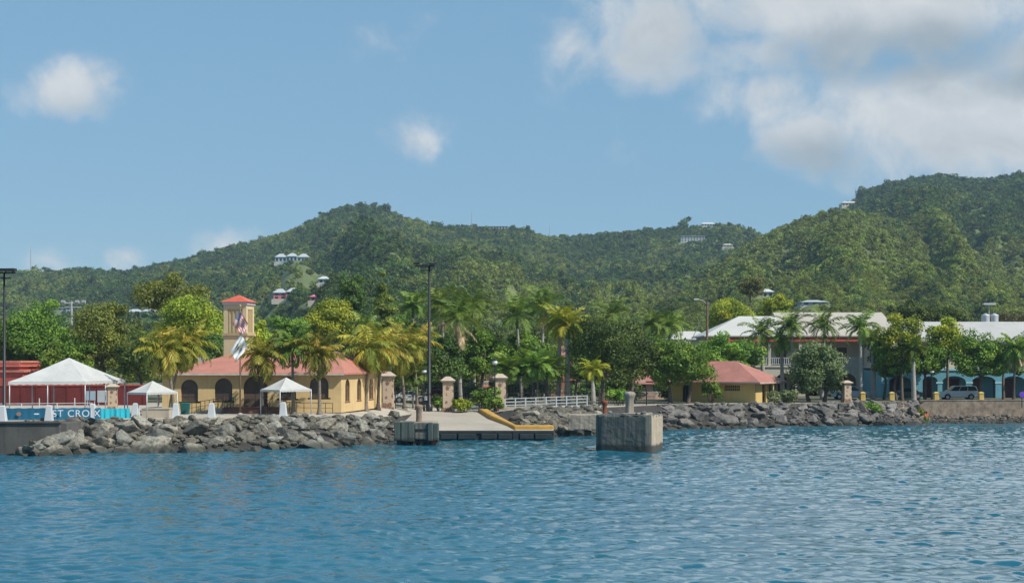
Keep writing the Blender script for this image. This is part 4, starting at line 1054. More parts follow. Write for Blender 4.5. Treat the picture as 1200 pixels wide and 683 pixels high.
vs = [A + off, B + off, B + n * 1.02, A + n * 1.02]; MB().add([(q.x, q.y, 2.622) for q in vs] + [(q.x, q.y, 2.74) for q in vs], [(0, 3, 2, 1), (4, 5, 6, 7), (0, 1, 5, 4), (1, 2, 6, 5), (2, 3, 7, 6), (3, 0, 4, 7)]).build('coping', M_rwall, rw)

rp = MB()
q = [(gx(462, 145), 145, .86), (gx(604, 145), 145, .86), (gx(562, 166), 166, 1.97), (gx(432, 166), 166, 2.02)]
rp.add(q + [(a, b, c - 2.2) for a, b, c in q], [(0, 1, 2, 3), (7, 6, 5, 4), (0, 4, 5, 1), (1, 5, 6, 2), (2, 6, 7, 3), (3, 7, 4, 0)])
rp.bx(gx(604, 145) + .003, gx(649, 145), 145, 147.6, -1.2, .86)
tag(rp.build('boat_ramp', M_apron), kind='structure')
de = thing('dock_edge', 'dark landing edge with rubber fender blocks at the foot of the boat ramp', 'dock', (gx(515, 144.6), 144.6, 0))
X_ = lambda px: gx(px, 144.6) - gx(515, 144.6)
MB().bx(X_(500), X_(649), 0, .398, .62, .875).bx(X_(500), X_(649), .12, .398, -.8, .618).build('beam', M_rubber, de)
for a, b in ((502, 514), (516, 535), (537, 558), (564, 582), (584, 600), (609, 625), (627, 647)):
    MB().bx(X_(a), X_(b), -.32, .117, .08, .58).bevel(.06, 2).build('fender', M_rubber, de)
MB().bx(X_(601), X_(608), -.2, .117, -.5, .86).build('post', M_rubber, de)
yc = thing('yellow_curb', 'worn yellow curb bending down along the right side of the boat ramp', 'curb', (0, 0, 0))
pts = [Vector((gx(560, 166), 166, 1.95)), Vector((gx(574, 157), 157, 1.5)), Vector((gx(602, 147.4), 147.4, .85)), Vector((gx(649, 147.4), 147.4, .85))]
mb = MB()
nrm = [Vector((.9, .25, 0)), Vector((.85, .35, 0)), Vector((.3, .8, 0)), Vector((0, .8, 0))]
vs = []
for p, n in zip(pts, nrm): vs += [p + Vector((0, 0, -.3)), p + n + Vector((0, 0, -.3)), p + n + Vector((0, 0, .42)), p + Vector((0, 0, .42))]
fs = []
for i in range(3):
    a, b = i * 4, i * 4 + 4
    for j in range(4): fs.append((a + j, b + j, b + (j + 1) % 4, a + (j + 1) % 4))
fs += [(3, 2, 1, 0), (12, 13, 14, 15)]
mb.add(vs, fs).bevel(.16, 3).build('curb', M_ycurb, yc)

def rough_block(name, x0, x1, y0, y1, z0, z1, mtl, parent, seed, amp=.06, chip=.18, n=14, side=None, rnd=0.0):
    """concrete block with worn, chipped faces"""
    bm = bmesh.new(); bmesh.ops.create_cube(bm, size=1)
    bmesh.ops.subdivide_edges(bm, edges=bm.edges[:], cuts=n, use_grid_fill=True)
    from mathutils import noise
    for v in bm.verts:
        c = v.co.copy(); e = sum(1 for q in c if abs(q) > .499)
        p = Vector((x0 + (c.x + .5) * (x1 - x0), y0 + (c.y + .5) * (y1 - y0), z0 + (c.z + .5) * (z1 - z0)))
        ctr = Vector(((x0 + x1) / 2, (y0 + y1) / 2, (z0 + z1) / 2)); d = (p - ctr).normalized()
        nn = noise.fractal(p * 1.1 + Vector((seed, 0, 0)), 1.0, 2.0, 4); p -= d * abs(nn) * amp
        if e >= 2: p -= d * chip * max(0, noise.noise(p * 1.7 + Vector((0, seed, 0))) + .25)
        if rnd:
            qx = abs(p.x - ctr.x) - (x1 - x0) / 2 + rnd; qy = abs(p.y - ctr.y) - (y1 - y0) / 2 + rnd
            if qx > 0 and qy > 0 and math.hypot(qx, qy) > rnd:
                f = rnd / math.hypot(qx, qy); p.x -= math.copysign(qx * (1 - f), p.x - ctr.x); p.y -= math.copysign(qy * (1 - f), p.y - ctr.y)
        v.co = p
    bm.normal_update()
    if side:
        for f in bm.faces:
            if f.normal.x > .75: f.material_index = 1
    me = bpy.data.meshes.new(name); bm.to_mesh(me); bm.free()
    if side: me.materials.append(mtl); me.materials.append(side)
    return link_mesh(name, me, mtl, parent)
def mooring(kind, label, loc, r, h, mtl, group=None):
    t = thing('mooring_bollard', label, 'bollard', loc, 0.4, group)
    if kind == 'stone': pr = [(r * .78, -.05), (r * .74, .1), (r * .70, h * .35), (r * .72, h * .62), (r * .88, h * .76), (r, h * .84), (r * .97, h * .92), (r * .7, h * .985), (r * .2, h)]
    else: pr = [(r * 1.05, -.05), (r * 1.0, .06), (r * .72, .12), (r * .66, h * .55), (r * .8, h * .7), (r, h * .8), (r * 1.02, h * .9), (r * .8, h), (r * .1, h * 1.01)]
    MB().lathe(pr, 20).build('post', mtl, t, True)
    MB().lathe([(r * 1.15, -.06), (r * 1.15, .04), (r * .8, .05)], 20).build('base_ring', mtl, t)
    return t
# big dolphin: near right corner at photo column 765
ang = R(-18); kx = Vector((math.cos(ang), math.sin(ang), 0)); ky = Vector((-math.sin(ang), math.cos(ang), 0))
cor = Vector((gx(765, 125), 125, 0))
bd = thing('mooring_dolphin', 'large weathered square concrete mooring block standing in open water, right of centre', 'mooring block', cor, ang)
zt_ = gz(484.5, 126)
rough_block('block', -4.95, 0, 0, 4.4, -1.6, zt_ - .1, M_conc, bd, 3.1, .05, .5, 30, M_conc_sunlit, .75)  # right face gets the copy with sunlight painted in
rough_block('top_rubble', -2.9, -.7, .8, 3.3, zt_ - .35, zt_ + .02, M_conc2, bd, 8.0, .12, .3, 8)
def on_dolphin(x, y, z): return cor + kx * x + ky * y + Vector((0, 0, z))
mooring('stone', 'thick pale grey concrete bollard on top of the large mooring block', on_dolphin(-2.35, 1.7, zt_ - .06), .5, 1.85, M_conc2)
mooring('iron', 'rusty orange iron bollard on the left corner of the large mooring block', on_dolphin(-4.6, 2.2, zt_ - .18), .27, 1.2, M_rust)
# small dolphin on piles
c2 = Vector((gx(488, 136), 136, 0)); s2 = 136 / FPX
sdn = thing('mooring_dolphin', 'smaller dark green fendered mooring platform beside the boat ramp', 'mooring block', c2, 0)
z1_, z0_ = gz(494, 136), gz(516, 136)
rough_block('cap', -1.7, 1.75, .1, 3.0, z0_ + .02, z1_ - .03, M_conc2, sdn, 5.5, .05, .15, 10)
fl = MB()
for i in range(3): fl.bx(-1.95 + i * .60, -1.95 + i * .60 + .585, -.42 - .05 * (i == 1), .25, z0_ - .05 * i, z1_ + .02)
fl.bevel(.07, 2).build('fender_panel', M_pile, sdn)
fr_ = MB(); fr_.bx(1.0, 1.5, -.4, .3, z0_ - .05, z1_ - .05); fr_.bx(1.51, 1.98, -.35, .5, z0_, z1_ - .12); fr_.bevel(.07, 2).build('fender_panel', M_pile, sdn)
MB().bx(-.12, .98, -.22, .05, z0_ + 1.0, z1_ - .08).bevel(.03).build('front_beam', M_conc, sdn); MB().bx(-.12, .98, -.22, .05, z0_ + .12, z0_ + .72).bevel(.03).build('front_beam', M_conc, sdn)
pl_ = MB()
for x in (-1.5, -.85, -.2, .45, 1.1, 1.65):
    for y in (.2, 2.4): pl_.tube([(x, y, -2), (x, y, z0_ + .3)], .26, 10)
pl_.build('piles', M_pile, sdn)
MB().bx(1.35, 1.7, -.1, .1, .05, .5).build('rust_patch', M_rust, sdn)
mooring('stone', 'brownish round bollard on top of the smaller fendered mooring platform', (c2.x + .15, 137.2, z1_ - .05), .36, 1.55, mat('brown_bollard_stone', (.24, .17, .12), .9, .3, 3, bump=.4, bscale=12))
# platform by the rocks
c3 = Vector((gx(666, 150), 150, 0))
pf = thing('concrete_platform', 'low concrete platform on piles against the rocks, half hidden behind the large mooring block', 'platform', c3, R(-3))
zt3, zb3 = gz(485.5, 150), gz(504, 150)
rough_block('slab', 0, 4.6, 0, 3.2, zb3, zt3, M_conc2, pf, 12.0, .06, .2, 12)
pl_ = MB()
for x in (.5, 1.9, 3.4): pl_.bx(x - .35, x + .35, .25, .95, -1.5, zb3 + .1)
pl_.build('piles', M_pile, pf)

# ---------------------------------------------------------------- bollards
bp_ = thing('white_bollard', 'white tapered bollard', 'bollard', (0, 0, 0), 0, 'white bollards along the promenade')
MB().frus(0, 1.22, .33, .33, .2, .2).bevel(.025, 2).build('post', M_white, bp_)
MB().frus(1.222, 1.30, .2, .2, .13, .13).build('cap', M_white, bp_)
lab = ['white tapered bollard at the left end of the blue banner, beside the black pole', 'white tapered bollard between the two blue banner panels', 'white tapered bollard at the right end of the lettered banner', 'white tapered bollard right of the bright cyan fabric',
       'white tapered bollard in front of the first arched window', 'white tapered bollard left of the flagpole at the promenade edge', 'white tapered bollard under the right white canopy']
for i, (px, D) in enumerate(((3, 126.2), (57.5, 126.8), (108.5, 131), (159, 133.0), (206, 132.6), (248, 133.0), (332, 136.2))):
    q = P(px, D); rzz = (i * 37 % 10 - 5) * .02
    if i == 0: bp_.location = q; bp_['label'] = lab[0]
    else: dup(bp_, q, rzz, lab[i])
yb = thing('yellow_bollard', 'x', 'bollard', (0, 0, 0), 0, 'yellow bollards along the right quay')
MB().frus(0, .92, .30, .30, .27, .27).bevel(.03, 2).build('post', M_ybol, yb)
MB().frus(.922, 1.08, .33, .33, .15, .15).build('cap', M_ybol, yb)
lab = ['yellow bollard right of the stone pillar under a tall palm trunk', 'yellow bollard in front of the parked dark car', 'yellow bollard at the nose of the parked white car', 'yellow bollard at the tail of the parked white car']
for i, px in enumerate((1011, 1045, 1097, 1149.5)):
    q = P(px, 186.2, .1)
    if i == 0: yb.location = q; yb['label'] = lab[0]
    else: dup(yb, q, .02 * i, lab[i])

# ---------------------------------------------------------------- banner, rail
bn = thing('banner_fence', 'blue banner with white lettering fixed along the seawall top', 'banner', (0, 0, 0))
def wavy(mb, pa, Da, pb, Db, h, z0=.05, amp=.05, seed=0):
    A, B = P(pa, Da), P(pb, Db); n = 24; vs = []
    for i in range(n + 1):
        p = A.lerp(B, i / n); o = amp * math.sin(i * 1.1 + seed) * math.sin(i * .47 + seed)
        vs += [(p.x, p.y + o, p.z + z0), (p.x, p.y + o * .4, p.z + h + .02 * math.sin(i * .9 + seed))]
    vs += [(x, y + .03, z) for x, y, z in vs]; m_ = 2 * (n + 1); fs = []
    for i in range(n):
        a = 2 * i; fs += [(a, a + 2, a + 3, a + 1), (m_ + a + 1, m_ + a + 3, m_ + a + 2, m_ + a), (a + 1, a + 3, m_ + a + 3, m_ + a + 1), (a, m_ + a, m_ + a + 2, a + 2)]
    fs += [(0, 1, m_ + 1, m_), (2 * n, m_ + 2 * n, m_ + 2 * n + 1, 2 * n + 1)]
    return mb.add(vs, fs)
for i, (a, b) in enumerate(((-60, -3), (6, 55), (61, 106), (111, 118))):
    wavy(MB(), a, 127.6, b, 127.9 + (i > 1) * 1.2, 1.02, .05, .03, i).build('banner_panel', M_banner, bn)
wavy(MB(), 116, 131.5, 152, 132.6, .86, .0, .14, 5).build('fabric', M_cyan, bn)['label'] = 'bright cyan rumpled fabric'
def text_mesh(name, s, size, mtl, parent, loc, rot, ext=.01):
    cu = bpy.data.curves.new(name, 'FONT'); cu.body = s; cu.size = size; cu.align_x = 'CENTER'; cu.align_y = 'CENTER'; cu.extrude = ext
    cu.space_character = 1.12
    ob = bpy.data.objects.new(name + '_src', cu); C.objects.link(ob)
    me = bpy.data.meshes.new_from_object(ob.evaluated_get(bpy.context.evaluated_depsgraph_get())); bpy.data.objects.remove(ob)
    me.name = name; me.materials.clear()
    o = link_mesh(name, me, mtl, parent); o.location = loc; o.rotation_euler = rot; return o
q = P(90, 127.75, .56); text_mesh('lettering', 'ST CROIX', .82, M_lettering, bn, (q.x, q.y - .12, q.z), (R(90), 0, 0.02))
for (px, w_, h_, mm) in ((22, 5, 4, M_salmon), (43, 6, 1.5, M_lettering), (63, 3, 2, M_lettering)):
    q = P(px, 127.55, .55); k = .07; e = MB(); n = 14
    e.prism([(q.x + math.cos(2 * math.pi * j / n) * w_ * k / 2 * (1 + .25 * (j % 2)), q.z + math.sin(2 * math.pi * j / n) * h_ * k / 2 * (1 + .25 * (j % 2))) for j in range(n)], q.y - .03, q.y - .005).build('printed_mark', mm, bn)
rl = thing('pipe_rail', 'thin pale pipe railing behind the blue banner', 'railing', (0, 0, 0))
mb = MB(); A, B = P(-60, 129.4), P(108, 133); mb.tube([A + Vector((0, 0, 1.3)), B + Vector((0, 0, 1.3))], .03, 6); mb.build('rail', M_galv, rl)
for i in range(9):
    p = A.lerp(B, i / 8); MB().tube([p, p + Vector((0, 0, 1.75 if i % 2 else 1.3))], .045, 6).build('post', M_white, rl)
wr = thing('white_railing', 'white four bar railing on the rocks below the palm trunks', 'railing', (0, 0, 0))
A, B = P(592, 162.5), P(688, 162.5); mb = MB()
for j in range(4): zz = Vector((0, 0, .22 + .34 * j)); mb.tube([A + zz, B + zz], .05, 6)
mb.build('rails', M_white, wr)
for i in range(9): p = A.lerp(B, i / 8); MB().bx(p.x - .06, p.x + .06, p.y - .06, p.y + .06, p.z - .1, p.z + 1.32).build('post', M_white, wr)
MB().bx(gx(590, 162.5), gx(690, 162.5), 162.3, 163.0, 1.6, 2.55).build('footing', M_plant, wr)

# ---------------------------------------------------------------- tents
def tent(name, label, L_, F_, R_, ze, za, group, valance=.26, mids=True):
    L_, F_, R_ = Vector(L_), Vector(F_), Vector(R_); B_ = L_ + R_ - F_
    c = (L_ + R_) / 2; t = thing(name, label, 'tent', (c.x, c.y, 2.5), 0, group)
    cs = [v - c for v in (L_, F_, R_, B_)]; h = ze - 2.5; H = za - 2.5
    mb = MB(); vs = []; N = 10
    for e in range(4):
        a, b = cs[e], cs[(e + 1) % 4]
        for i in range(N):
            p = a.lerp(b, i / N); s = math.sin(math.pi * i / N)
            for j in range(6):
                r = 1 - j / 6
                z = h + (H - h) * (1 - r) ** 1.12 - .10 * s * r * (1 - r) * 3
                vs.append((p.x * r, p.y * r, z))
    M4 = 4 * N; vs.append((0, 0, H)); fs = []
    for i in range(M4):
        i2 = (i + 1) % M4
        for j in range(5): fs.append((i * 6 + j, i2 * 6 + j, i2 * 6 + j + 1, i * 6 + j + 1))
        fs.append((i * 6 + 5, i2 * 6 + 5, len(vs) - 1))
    mb.add(vs, fs)
    canopy = mb.build('canopy', M_canvas, t, False)
    vl = MB(); vs = []; fs = []
    ring = []
    for e in range(4):
        a, b = cs[e], cs[(e + 1) % 4]
        for i in range(N * 2):
            p = a.lerp(b, i / (N * 2)) * 1.003; ring.append((p, -valance * (1 - .22 * (i % 2))))
    for p, dv in ring: vs += [(p.x, p.y, h + .01), (p.x * 1.004, p.y * 1.004, h + dv)]
    n = len(ring); fs = [(2 * i, 2 * ((i + 1) % n), 2 * ((i + 1) % n) + 1, 2 * i + 1) for i in range(n)]
    vl.add(vs, fs).build('valance', M_canvas, t)
    lg = list(cs)
    if mids: lg += [cs[e].lerp(cs[(e + 1) % 4], .5) for e in range(4)]
    for p in lg:
        p = p * .985; MB().tube([(p.x, p.y, 0), (p.x, p.y, h)], .05, 8).lathe([(.14, 0), (.14, .02)], 8, (p.x, p.y, 0)).build('leg', M_galv, t, True)
    fr = MB()
    for e in range(4):
        fr.tube([cs[e] * .985 + Vector((0, 0, h - .05)), cs[(e + 1) % 4] * .985 + Vector((0, 0, h - .05))], .04, 6)
        fr.tube([cs[e] * .98 + Vector((0, 0, h - .06)), (0, 0, H - .12)], .035, 6)
    fr.build('frame', M_galv, t)
    return t
def g2(px, D): return (gx(px, D), D, 0)
tent('event_tent', 'largest white peaked tent, standing behind the blue banner', g2(10, 131), g2(100, 133), g2(147, 141), gz(446.5, 134), gz(419, 136), None, .3)
tent('pop_up_canopy', 'small white pop up canopy in front of the left end of the ochre building', g2(149, 133.6), g2(172, 132.4), g2(208, 136), gz(459.5, 134), gz(446, 135), 'small white canopies', .2, False)
tent('pop_up_canopy', 'small white pop up canopy right of the arched door, over a white bollard', g2(305, 140), g2(328, 138.4), g2(365, 142), gz(456.5, 140), gz(442, 141), 'small white canopies', .2, False)
sgn = thing('notice_board', 'pale notice boards on posts in front of the red wall under the big tent', 'board', P(113, 150))
MB().bx(-1.0, -.1, -.03, .03, 1.1, 2.0).build('board', M_bhouse, sgn); MB().bx(.1, 1.0, -.03, .03, .9, 2.05).build('board', M_palehouse, sgn)
for x in (-.9, -.2, .2, .9): MB().bx(x - .04, x + .04, .032, .1, 0, 2.0).build('post', M_galv, sgn)

# ---------------------------------------------------------------- poles and lamps
def flood_pole(label, px, D, pytop, pxa, pxb, heads, thick):
    b = P(px, D); h = gz(pytop, D) - b.z; k = D / FPX
    t = thing('light_pole', label, 'light pole', b)
    MB().tube([(0, 0, -.2), (0, 0, .9), (0, 0, 1.0), (0, 0, h - .2)], [thick * 1.9, thick * 1.8, thick, thick * .55], 10).build('pole', M_black, t, True)
    xa, xb = (pxa - px) * k, (pxb - px) * k
    MB().bx(xa, xb, -.06, .06, h - .32, h - .2).bx(xa * .6, xb * .6, -.05, .05, h - .75, h - .66).build('crossbar', M_black, t)
    for (f, dz_) in heads:
        x = xa + (xb - xa) * f
        hd = MB().bx(x - .32, x + .32, -.75, -.07, h - .2 + dz_, h + .02 + dz_).bx(x - .05, x + .05, -.2, .06, h - .34 + min(0, dz_), h - .1 + dz_); hd.build('floodlight', M_black, t)
    return t
flood_pole('tall black floodlight pole at the left edge by the blue banner', 5, 128, 316, -4, 18, ((.12, .05), (.5, .05), (.9, .05)), .15)
flood_pole('tall black floodlight pole in the middle beside the stone gate pillar', 503, 166, 309, 486, 509, ((.12, .1), (.55, -.15), (.9, .0)), .20)
up_ = thing('utility_pole', 'pale utility pole with a wide crossarm behind the big white tent', 'utility pole', P(84, 186))
h = gz(353, 186) - 2.5; MB().tube([(0, 0, 0), (0, 0, h)], [.17, .12], 8).build('pole', M_galv, up_)
MB().bx(-1.2, 1.7, -.08, .08, h - .28, h - .12).bx(-.8, 1.2, -.06, .06, h - .75, h - .65).build('crossarm', M_galv, up_)
for x in (-1.0, .7, 1.5): MB().bx(x - .22, x + .22, -.3, .05, h - .118, h + .12).build('lamp_head', M_galv, up_)
wp = thing('wooden_lamp_pole', 'leaning brown wooden pole with a pale lamp arm above the green trees', 'street lamp', P(828, 205))
h = gz(353, 205) - 2.5; MB().tube([(0, 0, 0), (.1, 0, h)], [.2, .14], 9).build('pole', M_wood, wp)
MB().tube([(.08, 0, h - .5), (-.5, -.1, h + .1), (-1.2, -.2, h + .25)], .05, 6).build('arm', M_galv, wp); MB().bx(-1.75, -1.15, -.35, -.05, h + .17, h + .31).bevel(.04).build('lamp_head', M_globe, wp)
MB().tube([(.1, .1, h - 1.0), (-2.6, 1, h - 6.5)], .05, 5).build('stay_wire', M_galv, wp)
ll = ['black lamp post with a white globe beside the third stone pillar', 'black lamp post in the shade behind the tall floodlight pole', 'black lamp post with pale lamp in front of the turquoise building', 'white lamp globe rising from the green tree above the kiosk']
lp = thing('lamp_post', ll[0], 'lamp post', P(580, 165.2), 0, 'globe lamp posts'); h0 = gz(427, 165.2) - lp.location.z
MB().tube([(0, 0, 0), (0, 0, .5), (0, 0, .55), (0, 0, h0 - .1)], [.14, .13, .075, .055], 8).lathe([(.16, h0 - .16), (.2, h0 - .1), (.12, h0 - .06)], 10).build('post', M_black, lp)
MB().lathe([(.1, h0 - .058), (.26, h0 + .1), (.29, h0 + .25), (.2, h0 + .42), (.05, h0 + .5)], 14).build('globe', M_globe, lp, True); MB().lathe([(.3, h0 + .44), (.12, h0 + .56), (.03, h0 + .68)], 10).build('cap', M_black, lp)
for i, (px, D, py) in enumerate(((497, 170, 437), (1092, 190, 437), (803, 184, 404))):
    c = dup(lp, P(px, D), 0, ll[i + 1], None, (1, 1, (gz(py, D) - float(zland(px, D))) / h0))

# ---------------------------------------------------------------- flags
fpD = 139.0; fb = P(281.5, fpD)
fp = thing('flagpole', 'brownish flagpole flying two drooping flags in front of the ochre building', 'flagpole', fb)
fh = gz(359, fpD) - fb.z
MB().tube([(0, 0, 0), (0, 0, fh)], [.085, .04], 8).build('pole', M_wood, fp, True)
MB().lathe([(.02, -.1), (.09, -.04), (.09, .04), (.02, .1)], 10, (0, 0, fh + .06)).build('finial', M_ybol, fp, True)
MB().lathe([(.25, 0), (.25, .15), (.1, .25)], 12).build('base', M_apron, fp)
def flag(name, label, z_top, hv, fv, mtl, dx0=0.0):
    t = thing(name, label, 'flag', (fb.x + dx0, fpD - .16, z_top))
    nu, nv = 36, 18
    def pos(u, v):      # u along the fly, v down the hoist
        x = hv[0] * v + fv[0] * u; z = hv[1] * v + fv[1] * u - .12 * math.sin(math.pi * v) * (1 - u) + .10 * math.sin(math.pi * u)
        f = .15 * math.sin(u * 7 + v * 5.0) * (.25 + u) + .06 * math.sin(u * 15 - v * 4)
        return Vector((x + .05 * math.sin(v * 9 + u * 4) * u, -.05 + f, z))
    vs = [pos(i / nu, j / nv) for i in range(nu + 1) for j in range(nv + 1)]
    fs = [(i * (nv + 1) + j, (i + 1) * (nv + 1) + j, (i + 1) * (nv + 1) + j + 1, i * (nv + 1) + j + 1) for i in range(nu) for j in range(nv)]
    me = MB().add(vs, fs).mesh('cloth', True)
    uv = me.uv_layers.new(name='UVMap')
    for lp_ in me.loops:
        i, j = divmod(lp_.vertex_index, nv + 1); uv.data[lp_.index].uv = (i / nu, 1 - j / nv)
    link_mesh('cloth', me, mtl, t)
    return t, pos
m, t, bs, o = base_mat('striped_flag_cloth')
uvn = t.n('ShaderNodeUVMap').outputs[0]; u, v = t.xyz(uvn)[:2]
stripe = t.m('MODULO', t.m('FLOOR', t.m('MULTIPLY', v, 13.0)), 2.0)
c = t.mix(stripe, (.42, .018, .03), (.72, .70, .68))
can = t.m('MULTIPLY', t.m('LESS_THAN', u, .4), t.m('GREATER_THAN', v, 6 / 13))
su = t.m('SUBTRACT', t.m('FRACT', t.m('MULTIPLY', u, 15.0)), .5); sv = t.m('SUBTRACT', t.m('FRACT', t.m('MULTIPLY', t.m('SUBTRACT', v, 6 / 13), 9.3)), .5)
star = t.m('LESS_THAN', t.m('ADD', t.m('MULTIPLY', su, su), t.m('MULTIPLY', sv, sv)), .07)
c = t.mix(can, c, t.mix(star, (.012, .02, .10), (.6, .6, .62)))
t.put(bs.inputs['Base Color'], c); bs.inputs['Roughness'].default_value = .85
flag('national_flag', 'drooping red and white striped flag with starred blue corner, upper flag on the pole', gz(364, fpD), (-.52, -1.2), (.88, -1.15), m, -.14)
tf, tpos = flag('territory_flag', 'drooping white flag with yellow and blue emblem, lower flag on the pole', gz(391.5, fpD), (-.95, -1.5), (.62, -1.05), mat('white_flag_cloth', (.70, .72, .70), .85, .05, 2), .05)
def patch(poly, mtl, name):
    vs = []; 
    for (u, v) in poly:
        p = tpos(u, v); vs.append((p.x, p.y - .03, p.z))
    n = len(vs); cx = sum(q[0] for q in vs) / n; cy = sum(q[1] for q in vs) / n; cz = sum(q[2] for q in vs) / n
    vs.append((cx, cy - .01, cz)); MB().add(vs, [(i, (i + 1) % n, n) for i in range(n)]).build(name, mtl, tf)
M_gold = mat('gold_emblem', (.55, .42, .08), .85, .1, 3); M_navy = mat('blue_emblem', (.04, .08, .28), .85, .1, 3)
patch([(.36, .30), (.46, .22), (.50, .42), (.54, .22), (.64, .30), (.60, .55), (.52, .62), (.50, .78), (.48, .62), (.40, .55)], M_gold, 'eagle_emblem')
patch([(.46, .42), (.54, .42), (.54, .56), (.50, .62), (.46, .56)], M_navy, 'shield')
patch([(.20, .38), (.24, .38), (.27, .58), (.30, .38), (.34, .38), (.29, .70), (.25, .70)], M_navy, 'letter_mark'); patch([(.72, .38), (.77, .38), (.77, .70), (.72, .70)], M_navy, 'letter_mark')

# ---------------------------------------------------------------- gate pillars and iron fence
m, t, bs, o = base_mat('patched_stone'); 
tcn = t.n('ShaderNodeTexCoord').outputs['Object']
vr = t.n('ShaderNodeTexVoronoi'); vr.inputs['Scale'].default_value = 1.7; t.put(vr.inputs['Vector'], t.mapping(tcn, scale=(1, 1, .8)))
vf = t.ss(t.m('ADD', vr.outputs['Distance'], t.m('MULTIPLY', t.noise(tcn, 3, 4), .3)), .60, .68)
c = t.mix(vf, (.20, .10, .06), (.50, .38, .27)); c = t.mix(t.m('MULTIPLY', t.ss(t.noise(tcn, 6, 5), .4, .7), .4), c, (.58, .48, .37))
t.put(bs.inputs['Base Color'], c); bs.inputs['Roughness'].default_value = .92
bp2 = t.n('ShaderNodeBump'); bp2.inputs['Strength'].default_value = .4; bp2.inputs['Distance'].default_value = .05; t.put(bp2.inputs['Height'], vf); t.nt.links.new(bp2.outputs[0], bs.inputs['Normal'])
M_pil = m
M_capst = mat('pillar_cap_stone', (.46, .38, .29), .9, .12, 2)
gp = thing('stone_pillar', 'x', 'pillar', (0, 0, 0), 0, 'patched stone gate pillars')
MB().bx(-.68, .68, -.68, .68, -.2, .45).bx(-.58, .58, -.58, .58, .452, 3.3).bevel(.03).build('shaft', M_pil, gp)
MB().bx(-.72, .72, -.72, .72, 3.302, 3.5).frus(3.502, 3.95, .85, .85, .25, .25).build('cap', M_capst, gp)
pil = [(455, 166, 3.95, 'patched stone gate pillar right of the ochre building, by the yellow palms'), (525, 166, 3.95, 'patched stone gate pillar right of the tall black floodlight pole'), (586, 168, 3.95, 'patched stone gate pillar behind the white globe lamp post and bush'),
       (132, 152, 2.7, 'short stone pillar under the right edge of the big tent'), (992, 183.5, 2.6, 'weathered stone pillar standing on the rocks near the first yellow bollard')]
for i, (px, D, h, lb) in enumerate(pil):
    q = P(px, D); s = h / 3.95
    if i == 0: gp.location = q; gp['label'] = lb
    else: dup(gp, q, .05 * i, lb, None, (max(.8, s) if i < 3 else .78, max(.8, s) if i < 3 else .78, s))
def iron_fence(label, pa, Da, pb, Db, h=2.7):
    A, B = P(pa, Da), P(pb, Db); t = thing('iron_fence', label, 'fence', A, math.atan2(B.y - A.y, B.x - A.x)); L_ = (B - A).length
    m_ = MB(); 
    for z in (.2, h * .55, h - .15): m_.bx(0, L_, -.025, .025, z - .03, z + .03)
    m_.build('rails', M_black, t)
    m_ = MB(); n = int(L_ / .16)
    for i in range(n): x = L_ * (i + .5) / n; m_.bx(x - .014, x + .014, -.014, .014, .05, h)
    m_.build('bars', M_black, t)
    for i in range(int(L_ / 3) + 1): x = min(L_, i * 3.0); MB().bx(x - .05, x + .05, -.05, .05, 0, h + .1).build('post', M_black, t)
iron_fence('black iron fence between the left gate pillar and the floodlight pole', 463, 167, 519, 167, 2.6)
iron_fence('black iron fence between the two right gate pillars', 532, 167.5, 580, 168, 3.3)
iron_fence('long black iron fence behind the white railing', 592, 170, 694, 170, 3.0)
iron_fence('dark iron fence right of the small palm behind the large mooring block', 702, 169, 768, 172, 1.7)

# ---------------------------------------------------------------- street clutter
bn2 = thing('litter_bin', 'dark teal bin beside the palm at the left end of the ochre building', 'bin', P(217, 143)); MB().frus(0, .95, .34, .3, .42, .36).build('body', M_teal, bn2); MB().frus(.952, 1.05, .44, .38, .38, .32).build('lid', M_teal, bn2)
bn3 = thing('litter_bin', 'blue bin beside the dark palm trunk near the left gate pillar', 'bin', P(438, 163)); MB().frus(0, 1.05, .34, .3, .42, .36).build('body', M_banner, bn3); MB().frus(1.052, 1.15, .44, .38, .38, .32).build('lid', M_banner, bn3)
ac = thing('rooftop_unit', 'dark box unit on the red roof left of the flags', 'box unit', (gx(236, 155), 155.5, gz(424, 155) - .3)); MB().bx(-.45, .45, -.4, .4, 0, .9).bevel(.03).build('casing', M_black, ac); MB().bx(-.38, .38, -.43, -.41, .12, .78).build('grille', M_galv, ac)
pw = thing('planter_wall', 'low beige planter wall between the two small canopies and the big tent', 'wall', (0, 0, 0)); A = P(166, 133.4); MB().bx(A.x, gx(198, 133.4), 133.4, 135.6, 2.2, 3.25).build('wall', M_plant, pw); MB().bx(A.x - .05, gx(198, 133.4) + .05, 133.35, 135.65, 3.252, 3.33).build('coping', M_plant, pw)
ps = thing('sign_post', 'thin dark post with small purple panel at the right edge', 'sign', P(1197.5, 184)); MB().tube([(0, 0, -.6), (0, 0, 2.1)], .05, 8).build('post', M_black, ps)
pn_ = MB().lathe([(.02, -.05), (.36, -.04), (.36, .04), (.02, .05)], 18).build('panel', M_purple, ps); pn_.rotation_euler = (R(90), 0, 0); pn_.location = (.02, -.1, .9)
for i, (px, D, w_, h_) in enumerate(((752.5, 0, 0, 0),)):
    pass

